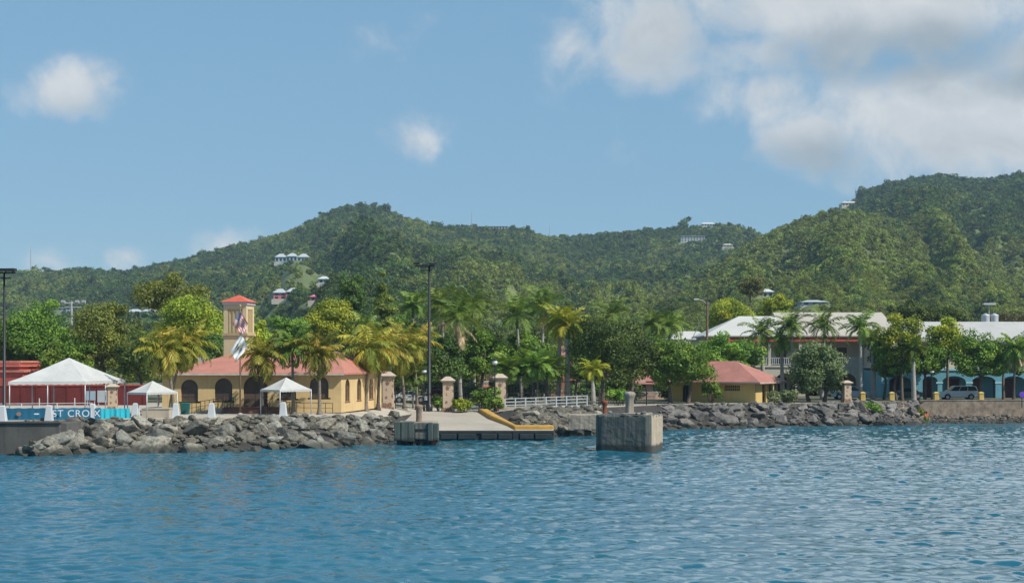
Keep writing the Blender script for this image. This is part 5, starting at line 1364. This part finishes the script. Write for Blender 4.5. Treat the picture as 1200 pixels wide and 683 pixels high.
# ---------------------------------------------------------------- vehicles
def vehicle(name, label, cat, px, D, L_, kind, paint, flip=False, rz=0.0):
    q = P(px, D, .01); t = thing(name, label, cat, q, rz + (math.pi if flip else 0))
    # x forward, y across, z up ; wheels at +-wb/2
    hl = L_ / 2; wb = L_ * .29; r = .36; W2 = .88
    if kind == 'suv': bodyp = [(-hl + .02, .55), (-hl, .95), (-hl + .05, 1.08), (hl - 1.25, 1.10), (hl - .25, 1.0), (hl - .04, .88), (hl, .5)]; cab = [(-hl + .12, 1.08), (-hl + .42, 1.74), (-hl + .7, 1.78), (.35, 1.76), (.62, 1.70), (hl - 1.2, 1.10)]
    elif kind == 'pickup': bodyp = [(-hl + .02, .55), (-hl, 1.02), (-.55, 1.04), (hl - 1.35, 1.06), (hl - .25, .98), (hl - .04, .85), (hl, .5)]; cab = [(-.75, 1.04), (-.6, 1.68), (-.4, 1.73), (.35, 1.71), (.55, 1.66), (hl - 1.3, 1.06)]
    else: bodyp = [(-hl + .02, .5), (-hl, .85), (-hl + .6, .95), (hl - 1.2, .92), (hl - .25, .8), (hl - .04, .7), (hl, .42)]; cab = [(-hl + .75, .94), (-.95, 1.36), (-.6, 1.44), (.25, 1.43), (.5, 1.36), (hl - 1.2, .92)]
    bot = []
    for cx in (wb, -wb):
        bot += [(cx + r + .09, .34)] + [(cx + (r + .07) * math.cos(a), .36 + (r + .07) * math.sin(a)) for a in np.linspace(.1, math.pi - .1, 9)] + [(cx - r - .09, .34)]
    poly = bodyp + [(hl - .1, .34)] + bot + [(-hl + .1, .36)]
    b = MB(); b.prism(poly, -W2, W2)
    n = len(cab); vs = [(x, -W2 * (.98 if z < 1.2 else .80), z) for x, z in cab] + [(x, W2 * (.98 if z < 1.2 else .80), z) for x, z in cab]
    b.add(vs, [tuple(range(n)), tuple(range(2 * n - 1, n - 1, -1))] + [(i, i + n, (i + 1) % n + n, (i + 1) % n) for i in range(n - 1)])
    b.build('body', paint, t)
    # side glass
    zb_, zt_2 = cab[0][1] + .07, cab[2][1] - .09
    def side_y(z): return W2 * (.98 - .18 * (z - cab[0][1]) / (cab[2][1] - cab[0][1])) + .006
    xa, xb_ = cab[0][0] + .2, cab[-1][0] - .1
    def interp_left(z): return np.interp(z, [cab[0][1], cab[1][1]], [cab[0][0], cab[1][0]]) + .12
    def interp_right(z): return np.interp(z, [cab[-1][1], cab[-2][1]], [cab[-1][0], cab[-2][0]]) - .12
    cuts = [0, .36, .68, 1.0] if kind == 'suv' else ([0, 1.0] if kind == 'pickup' else [0, .5, 1.0])
    for sgn in (-1, 1):
        for a, c in zip(cuts[:-1], cuts[1:]):
            P4 = []
            for z, f in ((zb_, a), (zb_, c), (zt_2, c), (zt_2, a)):
                l, rr = interp_left(z), interp_right(z); x = l + (rr - l) * f + (.035 if f == a and a > 0 else 0) - (.035 if f == c and c < 1 else 0)
                P4.append((x, sgn * side_y(z), z))
            P8 = P4 + [(x, y - sgn * .03, z) for x, y, z in P4]
            MB().add(P8, [(0, 1, 2, 3), (7, 6, 5, 4)] + [(i, i + 4, (i + 1) % 4 + 4, (i + 1) % 4) for i in range(4)]).build('side_window', M_glass, t)
    for (i0, i1, nm) in ((n - 1, n - 2, 'windscreen'), (0, 1, 'rear_window')):
        (xa2, za2), (xb2, zb2_) = cab[i0], cab[i1]; d = .012 if i0 else -.012
        f0, f1 = .15, .92
        A1 = (xa2 + (xb2 - xa2) * f0 + d, za2 + (zb2_ - za2) * f0 + .01); B1 = (xa2 + (xb2 - xa2) * f1 + d, za2 + (zb2_ - za2) * f1 + .01)
        wv_ = [(A1[0], -.7, A1[1]), (A1[0], .7, A1[1]), (B1[0], .6, B1[1]), (B1[0], -.6, B1[1])]; wv_ += [(x - 2.5 * d, y, z) for x, y, z in wv_]
        MB().add(wv_, [(0, 1, 2, 3), (7, 6, 5, 4)] + [(i, i + 4, (i + 1) % 4 + 4, (i + 1) % 4) for i in range(4)]).build(nm, M_glass, t)
    for sx in (wb, -wb):
        for sy in (-1, 1):
            c0 = sy * (W2 - .11); wl = MB(); pr = []
            wl.tube([(sx, c0 - .11, r), (sx, c0 - .09, r), (sx, c0 + .09, r), (sx, c0 + .11, r)], [r * .92, r, r, r * .92], 20)
            wo = wl.build('wheel', M_tyre, t, True)
            MB().tube([(sx, sy * (W2 - .01), r), (sx, sy * (W2 + .012), r)], [r * .6, r * .55], 14).build('rim', M_rim, wo)
    MB().bx(hl - .06, hl + .06, -W2 + .05, W2 - .05, .42, .62).build('bumper', M_dark, t); MB().bx(-hl - .06, -hl + .06, -W2 + .05, W2 - .05, .46, .66).build('bumper', M_dark, t)
    zl = bodyp[1][1]
    for sy in (-1, 1):
        MB().bx(-hl - .012, -hl + .2, *sorted((sy * (W2 + .012), sy * (W2 - .2))), zl - .2, zl + (.25 if kind == 'suv' else .02)).build('tail_light', M_tail, t)
        MB().bx(hl - .18, hl + .012, *sorted((sy * (W2 + .01), sy * (W2 - .35))), bodyp[-2][1] - .2, bodyp[-2][1] - .03).build('headlight', M_globe, t)
    return t
vehicle('parked_car', 'white station wagon parked above the brown retaining wall', 'car', 1122, 194, 5.1, 'suv', M_carw, True)
vehicle('parked_car', 'dark car in the shade in front of the turquoise arches', 'car', 1062, 197.5, 4.4, 'sedan', M_cark, True)
vehicle('pickup_truck', 'pale blue grey pickup parked behind the stone pillar', 'pickup truck', 996, 196.5, 5.3, 'pickup', M_carb)
vehicle('parked_car', 'white car glimpsed behind the left iron fence', 'car', 481, 182, 4.4, 'sedan', M_carw)
vehicle('parked_car', 'red car glimpsed behind the tall floodlight pole', 'car', 511, 188, 4.4, 'sedan', M_carr, True)

# ---------------------------------------------------------------- person on the shore rocks
def skin_body(name, J, E, Rr, mtl, parent, lv=2):
    me = bpy.data.meshes.new(name); me.from_pydata(J, E, []); ob = bpy.data.objects.new(name + '_src', me); C.objects.link(ob)
    md = ob.modifiers.new('s', 'SKIN'); sv_ = me.skin_vertices[0].data
    for i, r in enumerate(Rr): sv_[i].radius = (r, r); sv_[i].use_root = (i == 0)
    md2 = ob.modifiers.new('ss', 'SUBSURF'); md2.levels = lv; md2.render_levels = lv
    m2 = bpy.data.meshes.new_from_object(ob.evaluated_get(bpy.context.evaluated_depsgraph_get())); bpy.data.objects.remove(ob)
    m2.name = name; m2.materials.clear()
    for p in m2.polygons: p.use_smooth = True
    return link_mesh(name, m2, mtl, parent)
pD = 179.8; pb = Vector((gx(1085, pD), pD, gz(495, pD)))
pe = thing('person', 'person in orange top and yellow green trousers crouching on the shore rocks', 'person', pb, R(25))
J = [(0, .02, .48), (0, -.02, .72), (0, -.08, .95), (0, -.11, 1.06), (0, -.14, 1.2), (0, -.15, 1.29),
     (-.17, -.07, .94), (-.25, -.2, .72), (-.16, -.42, .58), (-.15, -.50, .55), (.17, -.07, .94), (.26, -.2, .72), (.16, -.40, .62), (.14, -.48, .60),
     (-.11, 0, .46), (-.16, -.38, .50), (-.14, -.16, .09), (-.14, -.32, .04), (.11, 0, .46), (.17, -.36, .55), (.15, -.14, .09), (.15, -.30, .04)]
E = [(0, 1), (1, 2), (2, 3), (3, 4), (4, 5), (2, 6), (6, 7), (7, 8), (8, 9), (2, 10), (10, 11), (11, 12), (12, 13), (0, 14), (14, 15), (15, 16), (16, 17), (0, 18), (18, 19), (19, 20), (20, 21)]
Rr = [.15, .14, .14, .06, .10, .075, .065, .05, .036, .03, .065, .05, .036, .03, .1, .075, .05, .04, .1, .075, .05, .04]
skin_body('body', J, E, Rr, M_skin, pe)
skin_body('shirt', [J[i] for i in (0, 1, 2, 6, 7, 10, 11)], [(0, 1), (1, 2), (2, 3), (3, 4), (2, 5), (5, 6)], [.165, .16, .16, .085, .07, .085, .07], M_orange, pe)
skin_body('trousers', [J[i] for i in (0, 14, 15, 16, 18, 19, 20)], [(0, 1), (1, 2), (2, 3), (0, 4), (4, 5), (5, 6)], [.175, .12, .095, .07, .12, .095, .07], M_green, pe)
hb = MB().lathe([(.02, -.02), (.09, .0), (.112, .06), (.10, .13), (.05, .17), (.01, .18)], 12, (0, -.12, 1.16)); hb.build('hair', M_hair, pe, True)
# ---------------------------------------------------------------- trees of the waterfront
T = tree
G1 = 'broad trees behind the left tents'; G2 = 'broad trees in the centre'; G3 = 'broad trees by the right buildings'; G4 = 'dark trees of the background row'
T('mid green tree behind the floodlight pole at the left edge', 44, 350, 452, 74, 190, L_green, group=G1)
T('darker tree cut by the left edge of the picture', -2, 372, 452, 60, 192, L_green, group=G1)
T('olive brown tree directly behind the right slope of the big tent', 122, 346, 452, 78, 186, L_olive, group=G1, ragged=.35)
T('tallest olive tree with open crown left of the tower', 196, 321, 370, 84, 206, L_olive, group=G1, ragged=.4, nclump=38)
T('bright yellow green tree just left of the tower', 228, 340, 432, 78, 196, L_lime, group=G1, trunks=1)
T('dark green tree between the big tent and the yellow palms', 165, 385, 458, 58, 178, L_dark, group=G1)
T('dark tree low behind the left end of the red roof', 238, 390, 440, 66, 184, L_dark, group=G1)
T('bright tree peeping out right of the tower', 300, 366, 418, 32, 182, L_lime, group=G1)
T('small green tree behind the utility pole', 88, 392, 450, 40, 182, L_green, group=G1)
T('bushy green tree low between the fort and the big tent', 62, 402, 452, 44, 180, L_green, group=G1)
T('rounded bright green tree above the ridge of the red roof', 384, 346, 412, 72, 196, L_lime, group=G2)
T('green tree left of the rounded bright tree behind the red roof', 340, 366, 416, 52, 190, L_green, group=G2)
T('tall dark feathery casuarina behind the red roof', 413, 317, 400, 26, 204, L_dark, 'casuarina_tree', nclump=46, crad=.42, ragged=.3, low=-1, per=130)
T('thin brownish casuarina left of the tall floodlight pole', 451, 322, 400, 22, 210, L_olive, 'casuarina_tree', nclump=40, crad=.36, ragged=.35, low=-1, per=120)
T('green tree behind the yellow palms left of the floodlight pole', 470, 372, 438, 66, 192, L_green, group=G2)
T('dark green tree right behind the floodlight pole', 520, 388, 455, 64, 182, L_dark, group=G2)
T('green tree above the second gate pillar', 566, 386, 448, 70, 186, L_green, group=G2)
T('dense green tree between gate pillar and white railing', 612, 388, 440, 66, 188, L_green, group=G2)
T('green tree filling the belt behind the white railing, left of the twin palm trunks', 641, 394, 456, 46, 189, L_green, group=G2)
T('green tree in the gap between the twin palm trunks and the largest dark tree', 676, 402, 458, 34, 186, L_green, group=G2)
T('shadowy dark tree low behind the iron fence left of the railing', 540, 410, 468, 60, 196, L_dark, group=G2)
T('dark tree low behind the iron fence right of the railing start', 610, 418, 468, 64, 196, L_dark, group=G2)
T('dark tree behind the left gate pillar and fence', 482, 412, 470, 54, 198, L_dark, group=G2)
T('largest dark green tree right of the tall palm trunks', 706, 362, 464, 78, 174, L_dark, group=G2, leaf=.22, ragged=.3)
T('dark green tree joined to the right of the largest dark tree', 742, 368, 462, 64, 177, L_dark, group=G2, leaf=.22)
T('spreading mid green tree with dark double trunk left of the kiosk', 796, 392, 464, 84, 178, L_green, group=G2, trunks=2)
T('green tree overhanging the left side of the kiosk roof', 846, 388, 448, 62, 190, L_green, group=G2)
T('green tree just above the kiosk ridge', 868, 396, 436, 52, 196, L_green, group=G2)
T('lime yellow tree rising behind the left end of the white roof', 855, 346, 388, 62, 262, L_lime, group=G3)
T('lime yellow tree behind the white roof, right of the brown one', 908, 344, 380, 46, 266, L_lime, group=G3)
T('airy brown tree standing behind the lime yellow trees', 879, 322, 352, 34, 318, L_brown, group=G3, ragged=.4)
T('grey green bushy tree with pale flecks behind the rocks', 957, 402, 472, 76, 184.5, L_grey, 'sea_grape_tree', trunks=2, leaf=.3)
T('tall bright green tree left of the lamp in front of the turquoise arches', 1057, 360, 440, 50, 191, L_lime, group=G3)
T('green tree low in front of the left end of the turquoise building', 1050, 402, 452, 58, 193, L_green, group=G3)
T('bright green tree in the middle of the turquoise front', 1110, 368, 432, 50, 199.5, L_lime, group=G3)
T('dark green tree filling the gap above the pale lamp', 1084, 402, 446, 54, 194, L_green, group=G3)
T('rounded darker tree above the tail of the white car', 1150, 390, 452, 74, 190.5, L_green, group=G3)
T('dark tree beside the coconut palm at the right edge', 1176, 398, 446, 56, 194, L_dark, group=G3)
T('dark green tree above the roof gap left', 1066, 354, 380, 64, 245, L_dark, group=G3)
T('dark green tree above the roof gap right', 1112, 358, 382, 62, 248, L_dark, group=G3)
T('brownish scrub tree behind the right roof beside the water tanks', 1186, 366, 396, 60, 300, L_brown, group=G3)
T('green tree among the royal palms in front of the left roof part', 866, 402, 446, 40, 200, L_dark, group=G3)
T('green tree between the two pale royal palm trunks at the arcade', 1036, 392, 440, 40, 196, L_green, group=G3)
rngb = random.Random(4)
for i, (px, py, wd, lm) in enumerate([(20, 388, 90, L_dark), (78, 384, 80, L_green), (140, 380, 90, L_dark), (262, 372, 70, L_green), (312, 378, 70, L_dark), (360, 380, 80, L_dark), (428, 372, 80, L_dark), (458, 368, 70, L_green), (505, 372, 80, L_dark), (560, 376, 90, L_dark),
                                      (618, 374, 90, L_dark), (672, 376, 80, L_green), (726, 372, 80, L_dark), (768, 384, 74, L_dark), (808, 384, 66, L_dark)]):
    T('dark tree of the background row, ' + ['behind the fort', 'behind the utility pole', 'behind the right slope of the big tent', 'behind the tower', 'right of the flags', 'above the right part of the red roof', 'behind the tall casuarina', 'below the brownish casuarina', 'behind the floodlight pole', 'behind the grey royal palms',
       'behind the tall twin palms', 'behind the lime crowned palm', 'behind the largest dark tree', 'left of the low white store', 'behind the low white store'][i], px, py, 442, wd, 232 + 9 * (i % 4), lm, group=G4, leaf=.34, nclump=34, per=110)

# palms
c = palm
Gc = 'coconut palms along the promenade'; Gr = 'royal palms in the centre'; Ga = 'royal palms at the arcade building'
c('yellow palm left of the first arched window, behind the small canopy', 204, 137, 193, 410, 3.47, L_palmy, M_ptrunk, group=Gc, n=32)
c('yellow palm leaning right over the first arched window', 199, 139.5, 216, 404, 3.70, L_palmy, M_ptrunk, group=Gc, n=32)
c('yellow green palm on a dark trunk in front of the arched door', 307, 142.5, 306, 417, 3.25, L_palmy, M_dtrunk, group=Gc, n=28)
c('green palm directly behind the right small canopy', 344, 143, 342, 407, 3.1, L_palm, M_ptrunk, group=Gc, n=20)
c('yellow green palm in front of the last arched window', 374.5, 143, 374, 413, 3.25, L_palmy, M_ptrunk, group=Gc, n=26)
c('yellow palm with pale leaning trunk at the right corner of the ochre building', 429, 156, 432, 408, 3.92, L_palmy, M_ptrunk, group=Gc, n=32)
c('yellow palm on dark trunk beside the left gate pillar', 443, 160, 447, 406, 3.70, L_palmy, M_dtrunk, group=Gc, n=28)
c('yellow palm between the left gate pillar and the floodlight pole', 474, 169, 468, 411, 3.92, L_palmy, M_ptrunk, group=Gc, n=32)
c('yellow green palm close left of the tall floodlight pole', 489, 172, 484, 402, 3.81, L_palmy, M_ptrunk, group=Gc, n=28)
c('coconut palm with dark fronds at the right edge', 1188, 188.5, 1190, 407, 3.4, L_palm, M_dtrunk, n=24, dead=6)
c('green palm behind the yellow palms, left', 436, 185, 428, 384, 3.2, L_palm, M_ptrunk, n=18)
r = dict(kind='royal', name='royal_palm', straight=.6)
c('royal palm with grey dead fronds right of the floodlight pole', 540, 182, 536, 388, 4.4, L_palm, M_rtrunk, n=16, dead=10, group=Gr, r0=.24, **r)
c('tall royal palm behind the one with grey dead fronds', 522, 190, 518, 373, 4.2, L_palm, M_rtrunk, n=15, group=Gr, r0=.22, dead=5, **r)
c('royal palm with upright top above the second gate pillar', 556, 194, 553, 372, 4.2, L_palm, M_rtrunk, n=15, group=Gr, r0=.22, **r)
c('royal palm left of the tall twin palms', 612, 186, 606, 384, 4.2, L_palm, M_rtrunk, n=15, group=Gr, r0=.22, **r)
c('highest royal palm behind the tall twin palms', 636, 196, 636, 374, 4.4, L_palm, M_rtrunk, n=15, group=Gr, r0=.22, dead=3, **r)
c('lime crowned royal palm, left trunk of the twin', 654, 176, 656, 392, 3.3, L_palml, M_rtrunk, n=15, group=Gr, r0=.27, dead=4, **r)
c('lime crowned royal palm, thicker right trunk of the twin', 665, 175, 665, 396, 3.5, L_palml, M_rtrunk, n=15, group=Gr, r0=.32, **r)
c('small lime royal palm left behind the large mooring block', 695.5, 170, 694.5, 444, 2.3, L_palml, M_rtrunk, n=14, r0=.26, **r)
c('palm showing above the dark trees right of the twin palms', 716, 205, 716, 382, 3.6, L_palm, M_rtrunk, n=14, r0=.2, **r)
c('left palm of the pair behind the green tree near the low white store', 765, 214, 764, 392, 3.5, L_palm, M_rtrunk, n=15, r0=.2, **r)
c('right palm of the pair behind the green tree near the low white store', 784, 216, 784, 394, 3.5, L_palm, M_rtrunk, n=15, r0=.2, **r)
c('palm half hidden behind the left yellow palms above the red roof', 486, 200, 484, 372, 3.4, L_palm, M_rtrunk, n=15, r0=.2, **r)
c('leaning royal palm at the left end of the gallery', 895.5, 199, 892, 402, 3.4, L_palm, M_rtrunk, n=13, r0=.30, group=Ga, **r)
c('royal palm with bare pale trunk right of the kiosk roof', 917, 203, 916, 412, 3.2, L_palm, M_rtrunk, n=13, r0=.28, group=Ga, **r)
c('royal palm in front of the middle of the gallery', 931, 201, 927, 396, 3.6, L_palm, M_rtrunk, n=15, r0=.24, group=Ga, **r)
c('royal palm rising from the grey green bushy tree', 963, 200, 966, 396, 3.8, L_palm, M_rtrunk, n=13, r0=.24, group=Ga, **r)
c('slender royal palm standing clear beside the first yellow bollard', 1009, 192, 1008, 398, 3.4, L_palm, M_rtrunk, n=14, r0=.24, group=Ga, **r)
c('royal palm with thick bare trunk at the corner of the turquoise building', 1023.5, 195, 1023, 410, 3.0, L_palm, M_rtrunk, n=13, r0=.33, group=Ga, **r)
c('royal palm trunk in front of the left turquoise arch', 1071, 189, 1070, 418, 2.4, L_palm, M_rtrunk, n=12, r0=.30, group=Ga, **r)
for i, (px, py, L2) in enumerate(((594, 424, 2.9), (613, 428, 2.8), (630, 421, 3.0), (644, 426, 2.8), (484, 434, 2.4))):
    c(['low feathery palm above the white globe lamp', 'low feathery palm above the left end of the white railing', 'low feathery palm above the middle of the white railing', 'low feathery palm left of the twin palm trunks', 'low feathery palm in the shade right of the left gate pillar'][i],
      px, 173 + i % 2, px, py + 10, L2, L_palm, M_ptrunk, 'areca', 'feather_palm', n=38, r0=.1, group='low feathery palms')

# shrubs
bush('round bright bush right of the second gate pillar', 541, 464, 484, 24, 165, L_lime)
bush('bright bush left of the third gate pillar', 568, 455, 482, 34, 166, L_green)
bush('bright bush behind the lamp post and pillar', 580, 462, 482, 24, 165.5, L_green)
bush('hanging green shrub at the left wall of the kiosk', 833, 440, 474, 26, 178.5, L_green)
bush('wispy green shrub on the rocks right of the kiosk', 918, 454, 474, 40, 179.5, L_grey)
bush('low weeds on the rocks below the first yellow bollard', 1020, 473, 486, 30, 179.6, L_green)
bush('small tuft of weeds at the foot of the retaining wall', 1076, 478, 490, 14, 181, L_olive)
bush('bush under the dark tree left of the thick grey bollard', 724, 456, 472, 30, 170, L_green)
bush('low bush under the floodlight pole behind the fence', 514, 464, 482, 18, 170, L_green)

for i, (px, lb) in enumerate(((470, 'left of the floodlight pole'), (508, 'behind the floodlight pole'), (548, 'behind the second gate pillar'), (606, 'behind the left end of the white railing'), (634, 'behind the right half of the white railing'), (690, 'behind the small lime royal palm'), (722, 'under the largest dark tree'), (738, 'left of the pale pink low house'), (784, 'left of the kiosk'))):
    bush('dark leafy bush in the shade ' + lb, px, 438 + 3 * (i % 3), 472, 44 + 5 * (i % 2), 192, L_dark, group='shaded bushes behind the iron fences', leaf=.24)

# ---------------------------------------------------------------- boulders
def rock_mesh(seed):
    rng = np.random.RandomState(seed)
    bm = bmesh.new(); bmesh.ops.create_icosphere(bm, subdivisions=4, radius=1)
    V = np.array([v.co[:] for v in bm.verts]); F = np.array([[v.index for v in f.verts] for f in bm.faces]); bm.free()
    n = rng.randn(15, 3); n /= np.linalg.norm(n, axis=1, keepdims=True); d = rng.uniform(.55, .95, 15)
    q = V @ n.T; q = np.where(q > .05, d / np.maximum(q, .05), 9); r = np.minimum(q.min(1), 1.15)
    r = r * (1 + .07 * fbm(V[:, 0] * 2.1 + seed, V[:, 1] * 2.1 + V[:, 2] * 1.7, 4) + .03 * fbm(V[:, 2] * 7, V[:, 0] * 7 + V[:, 1] * 5, 2))
    return np_mesh('boulder', V * r[:, None] * np.array([1.15, .9, .72]), F)
def rock_set(mtl, k0):
    out = []
    for i in range(8):
        me = rock_mesh(k0 + i); me.materials.append(mtl); out.append(me)
    return out
RA, RB, RC = rock_set(M_rockA, 10), rock_set(M_rockB, 10), rock_set(M_rockC, 30)
rr = random.Random(8); NR = [0]
def boulder(loc, size, meshes, label, group):
    o = bpy.data.objects.new('boulder', rr.choice(meshes)); C.objects.link(o)
    o.location = loc; o.rotation_euler = (rr.uniform(-.5, .5), rr.uniform(-.5, .5), rr.uniform(0, 6.28))
    o.scale = (size * rr.uniform(.85, 1.25), size * rr.uniform(.8, 1.1), size * rr.uniform(.75, 1.1))
    tag(o, label, 'boulder', group); NR[0] += 1; return o
def line(pa, pb, step, rows, s0, s1, meshes, label, group, t0=.1, t1=1.0, jit=.5, zoff=.02):
    for r in range(rows):
        t = t0 + (t1 - t0) * r / max(1, rows - 1); px = pa + (step * .5 if r % 2 else 0)
        while px < pb:
            D = (shoreD(px) + topD(px)) / 2; k = FPX / D
            top_ = 2.5 if px < 1085 else 1.2
            q = bank(px + rr.uniform(-jit, jit) * step, min(1.0, max(0, t + rr.uniform(-.08, .08))))
            s = rr.uniform(s0, s1) ** 1.0
            if rr.random() < .10: s *= 1.15
            boulder((q.x, q.y, min(q.z + zoff * s, top_ - .55 * s)), s, meshes, label, group)
            px += step * rr.uniform(.8, 1.25) * (s / ((s0 + s1) / 2)) ** .6
for pa, pb, lb in ((20, 72, 'big greenish boulder at the foot of the dark seawall'), (72, 112, 'big greenish boulder below the lettered banner end'), (112, 160, 'big greenish boulder below the cyan fabric'), (160, 232, 'big greenish boulder below the beige planter wall and first arched window'),
                   (232, 300, 'big greenish boulder below the flagpole'), (300, 372, 'big greenish boulder below the right small canopy'), (372, 462, 'big greenish boulder between the right small canopy and the fendered platform')):
    line(pa, pb, 20.5, 4, .5, 1.35, RA, lb, lb.replace('boulder', 'boulders'), 0.06 if pa > 50 else .02, .97 if pa > 110 else (.72 if pa > 60 else .35))
for i, (px, D, z, s) in enumerate(((17, 121.9, .02, .55), (26, 121.5, .1, .7), (35, 121.7, .25, .95), (44, 121.2, .05, .7), (50, 121.9, .5, 1.0), (57, 121.0, .1, .85), (62, 122.0, .95, .9), (66, 121.4, .35, 1.0), (72, 122.2, 1.2, .95), (74, 121.3, .2, .8), (40, 122.1, .75, .6), (80, 122.4, .9, 1.0))):
    boulder((gx(px, D), D, z), s, RA, 'greenish boulder piled against the foot of the dark seawall', 'greenish boulders against the dark seawall')
line(606, 664, 17, 4, .5, 1.0, RA, 'greenish boulder above the yellow curb below the white railing', 'greenish boulders below the white railing', .25, .98)
line(640, 706, 16, 4, .5, .95, RA, 'greenish boulder around the low concrete platform', 'greenish boulders around the concrete platform', .08, .98)
for pa, pb, lb in ((770, 840, 'dark grey boulder of the low bank left of the kiosk'), (840, 930, 'dark grey boulder of the low bank below the kiosk'), (930, 1000, 'dark grey boulder of the low bank below the grey green bushy tree'), (1000, 1078, 'dark grey boulder of the low bank between stone pillar and retaining wall')):
    line(pa, pb, 14.5, 5, .5, 1.2, RB, lb, lb.replace('boulder', 'boulders'), .06, 1.0)
line(1030, 1092, 18, 3, .4, .8, RC, 'tan boulder around the person in orange', 'tan boulders around the person in orange', .1, .75)
line(1092, 1215, 24, 2, .4, .75, RC, 'flat tan rock below the retaining wall', 'flat tan rocks below the retaining wall', .1, .45, zoff=-.1)
print('BOULDERS', NR[0])
def rubble(label, spans, n, s0, s1, meshes, mtl):
    """small loose stones nobody could count, one object"""
    Vs, Fs = [], []; b = 0
    base = []
    for me in meshes[:4]:
        v = np.empty(len(me.vertices) * 3, np.float32); me.vertices.foreach_get('co', v); base.append(v.reshape(-1, 3))
    rg = np.random.RandomState(77)
    bm = bmesh.new(); bmesh.ops.create_icosphere(bm, subdivisions=2, radius=1); F = np.array([[v.index for v in f.verts] for f in bm.faces]); V0 = np.array([v.co[:] for v in bm.verts]); bm.free()
    for i in range(n):
        pa, pb = spans[rg.randint(len(spans))]; px = rg.uniform(pa, pb); q = bank(px, rg.uniform(.03, 1.0)); s = rg.uniform(s0, s1)
        nn = rg.randn(9, 3); nn /= np.linalg.norm(nn, axis=1, keepdims=True); dd = rg.uniform(.5, .9, 9)
        pr = V0 @ nn.T; r_ = np.minimum(np.where(pr > .05, dd / np.maximum(pr, .05), 9).min(1), 1.1)
        Vs.append(V0 * r_[:, None] * np.array([s * rg.uniform(.8, 1.4), s, s * .7]) + np.array([q.x, q.y, q.z + s * .25])); Fs.append(F + b); b += len(V0)
    tag(link_mesh('rubble', np_mesh('rubble', np.concatenate(Vs), np.concatenate(Fs)), mtl), label, 'rubble', None, 'stuff')
rubble('small loose stones between the big greenish boulders', [(30, 460), (606, 706)], 1300, .15, .5, RA, M_rockA)
rubble('small loose stones between the dark grey boulders of the right bank', [(770, 1090), (1000, 1200)], 1000, .12, .42, RB, M_rockB)
rubble('small tan stones along the right shore', [(1030, 1230)], 420, .1, .32, RC, M_rockC)
for i, (x, y, s) in enumerate(((-1.0, 1.0, .2), (-4.0, 1.6, .24), (-1.5, .7, .14))):
    o = boulder(on_dolphin(x, y, zt_ + s * .3), s, RA, ['small loose stone right of the bollard on top of the large mooring block', 'small loose stone between the two bollards on the large mooring block', 'smallest loose stone in front of the bollard on the large mooring block'][i], None)
    o.name = 'loose_stone'

# ---------------------------------------------------------------- air
HAZE = 0.00012
hz = MB().bx(-900, 900, -30, 1900, -3, 330).build('haze', None)
m = bpy.data.materials.new('air_haze'); m.use_nodes = True; m.node_tree.nodes.clear()
pv = m.node_tree.nodes.new('ShaderNodeVolumePrincipled'); pv.inputs['Color'].default_value = (.55, .78, 1.0, 1); pv.inputs['Density'].default_value = HAZE
ou = m.node_tree.nodes.new('ShaderNodeOutputMaterial'); m.node_tree.links.new(pv.outputs[0], ou.inputs['Volume'])
hz.data.materials.append(m); tag(hz, kind='stuff')
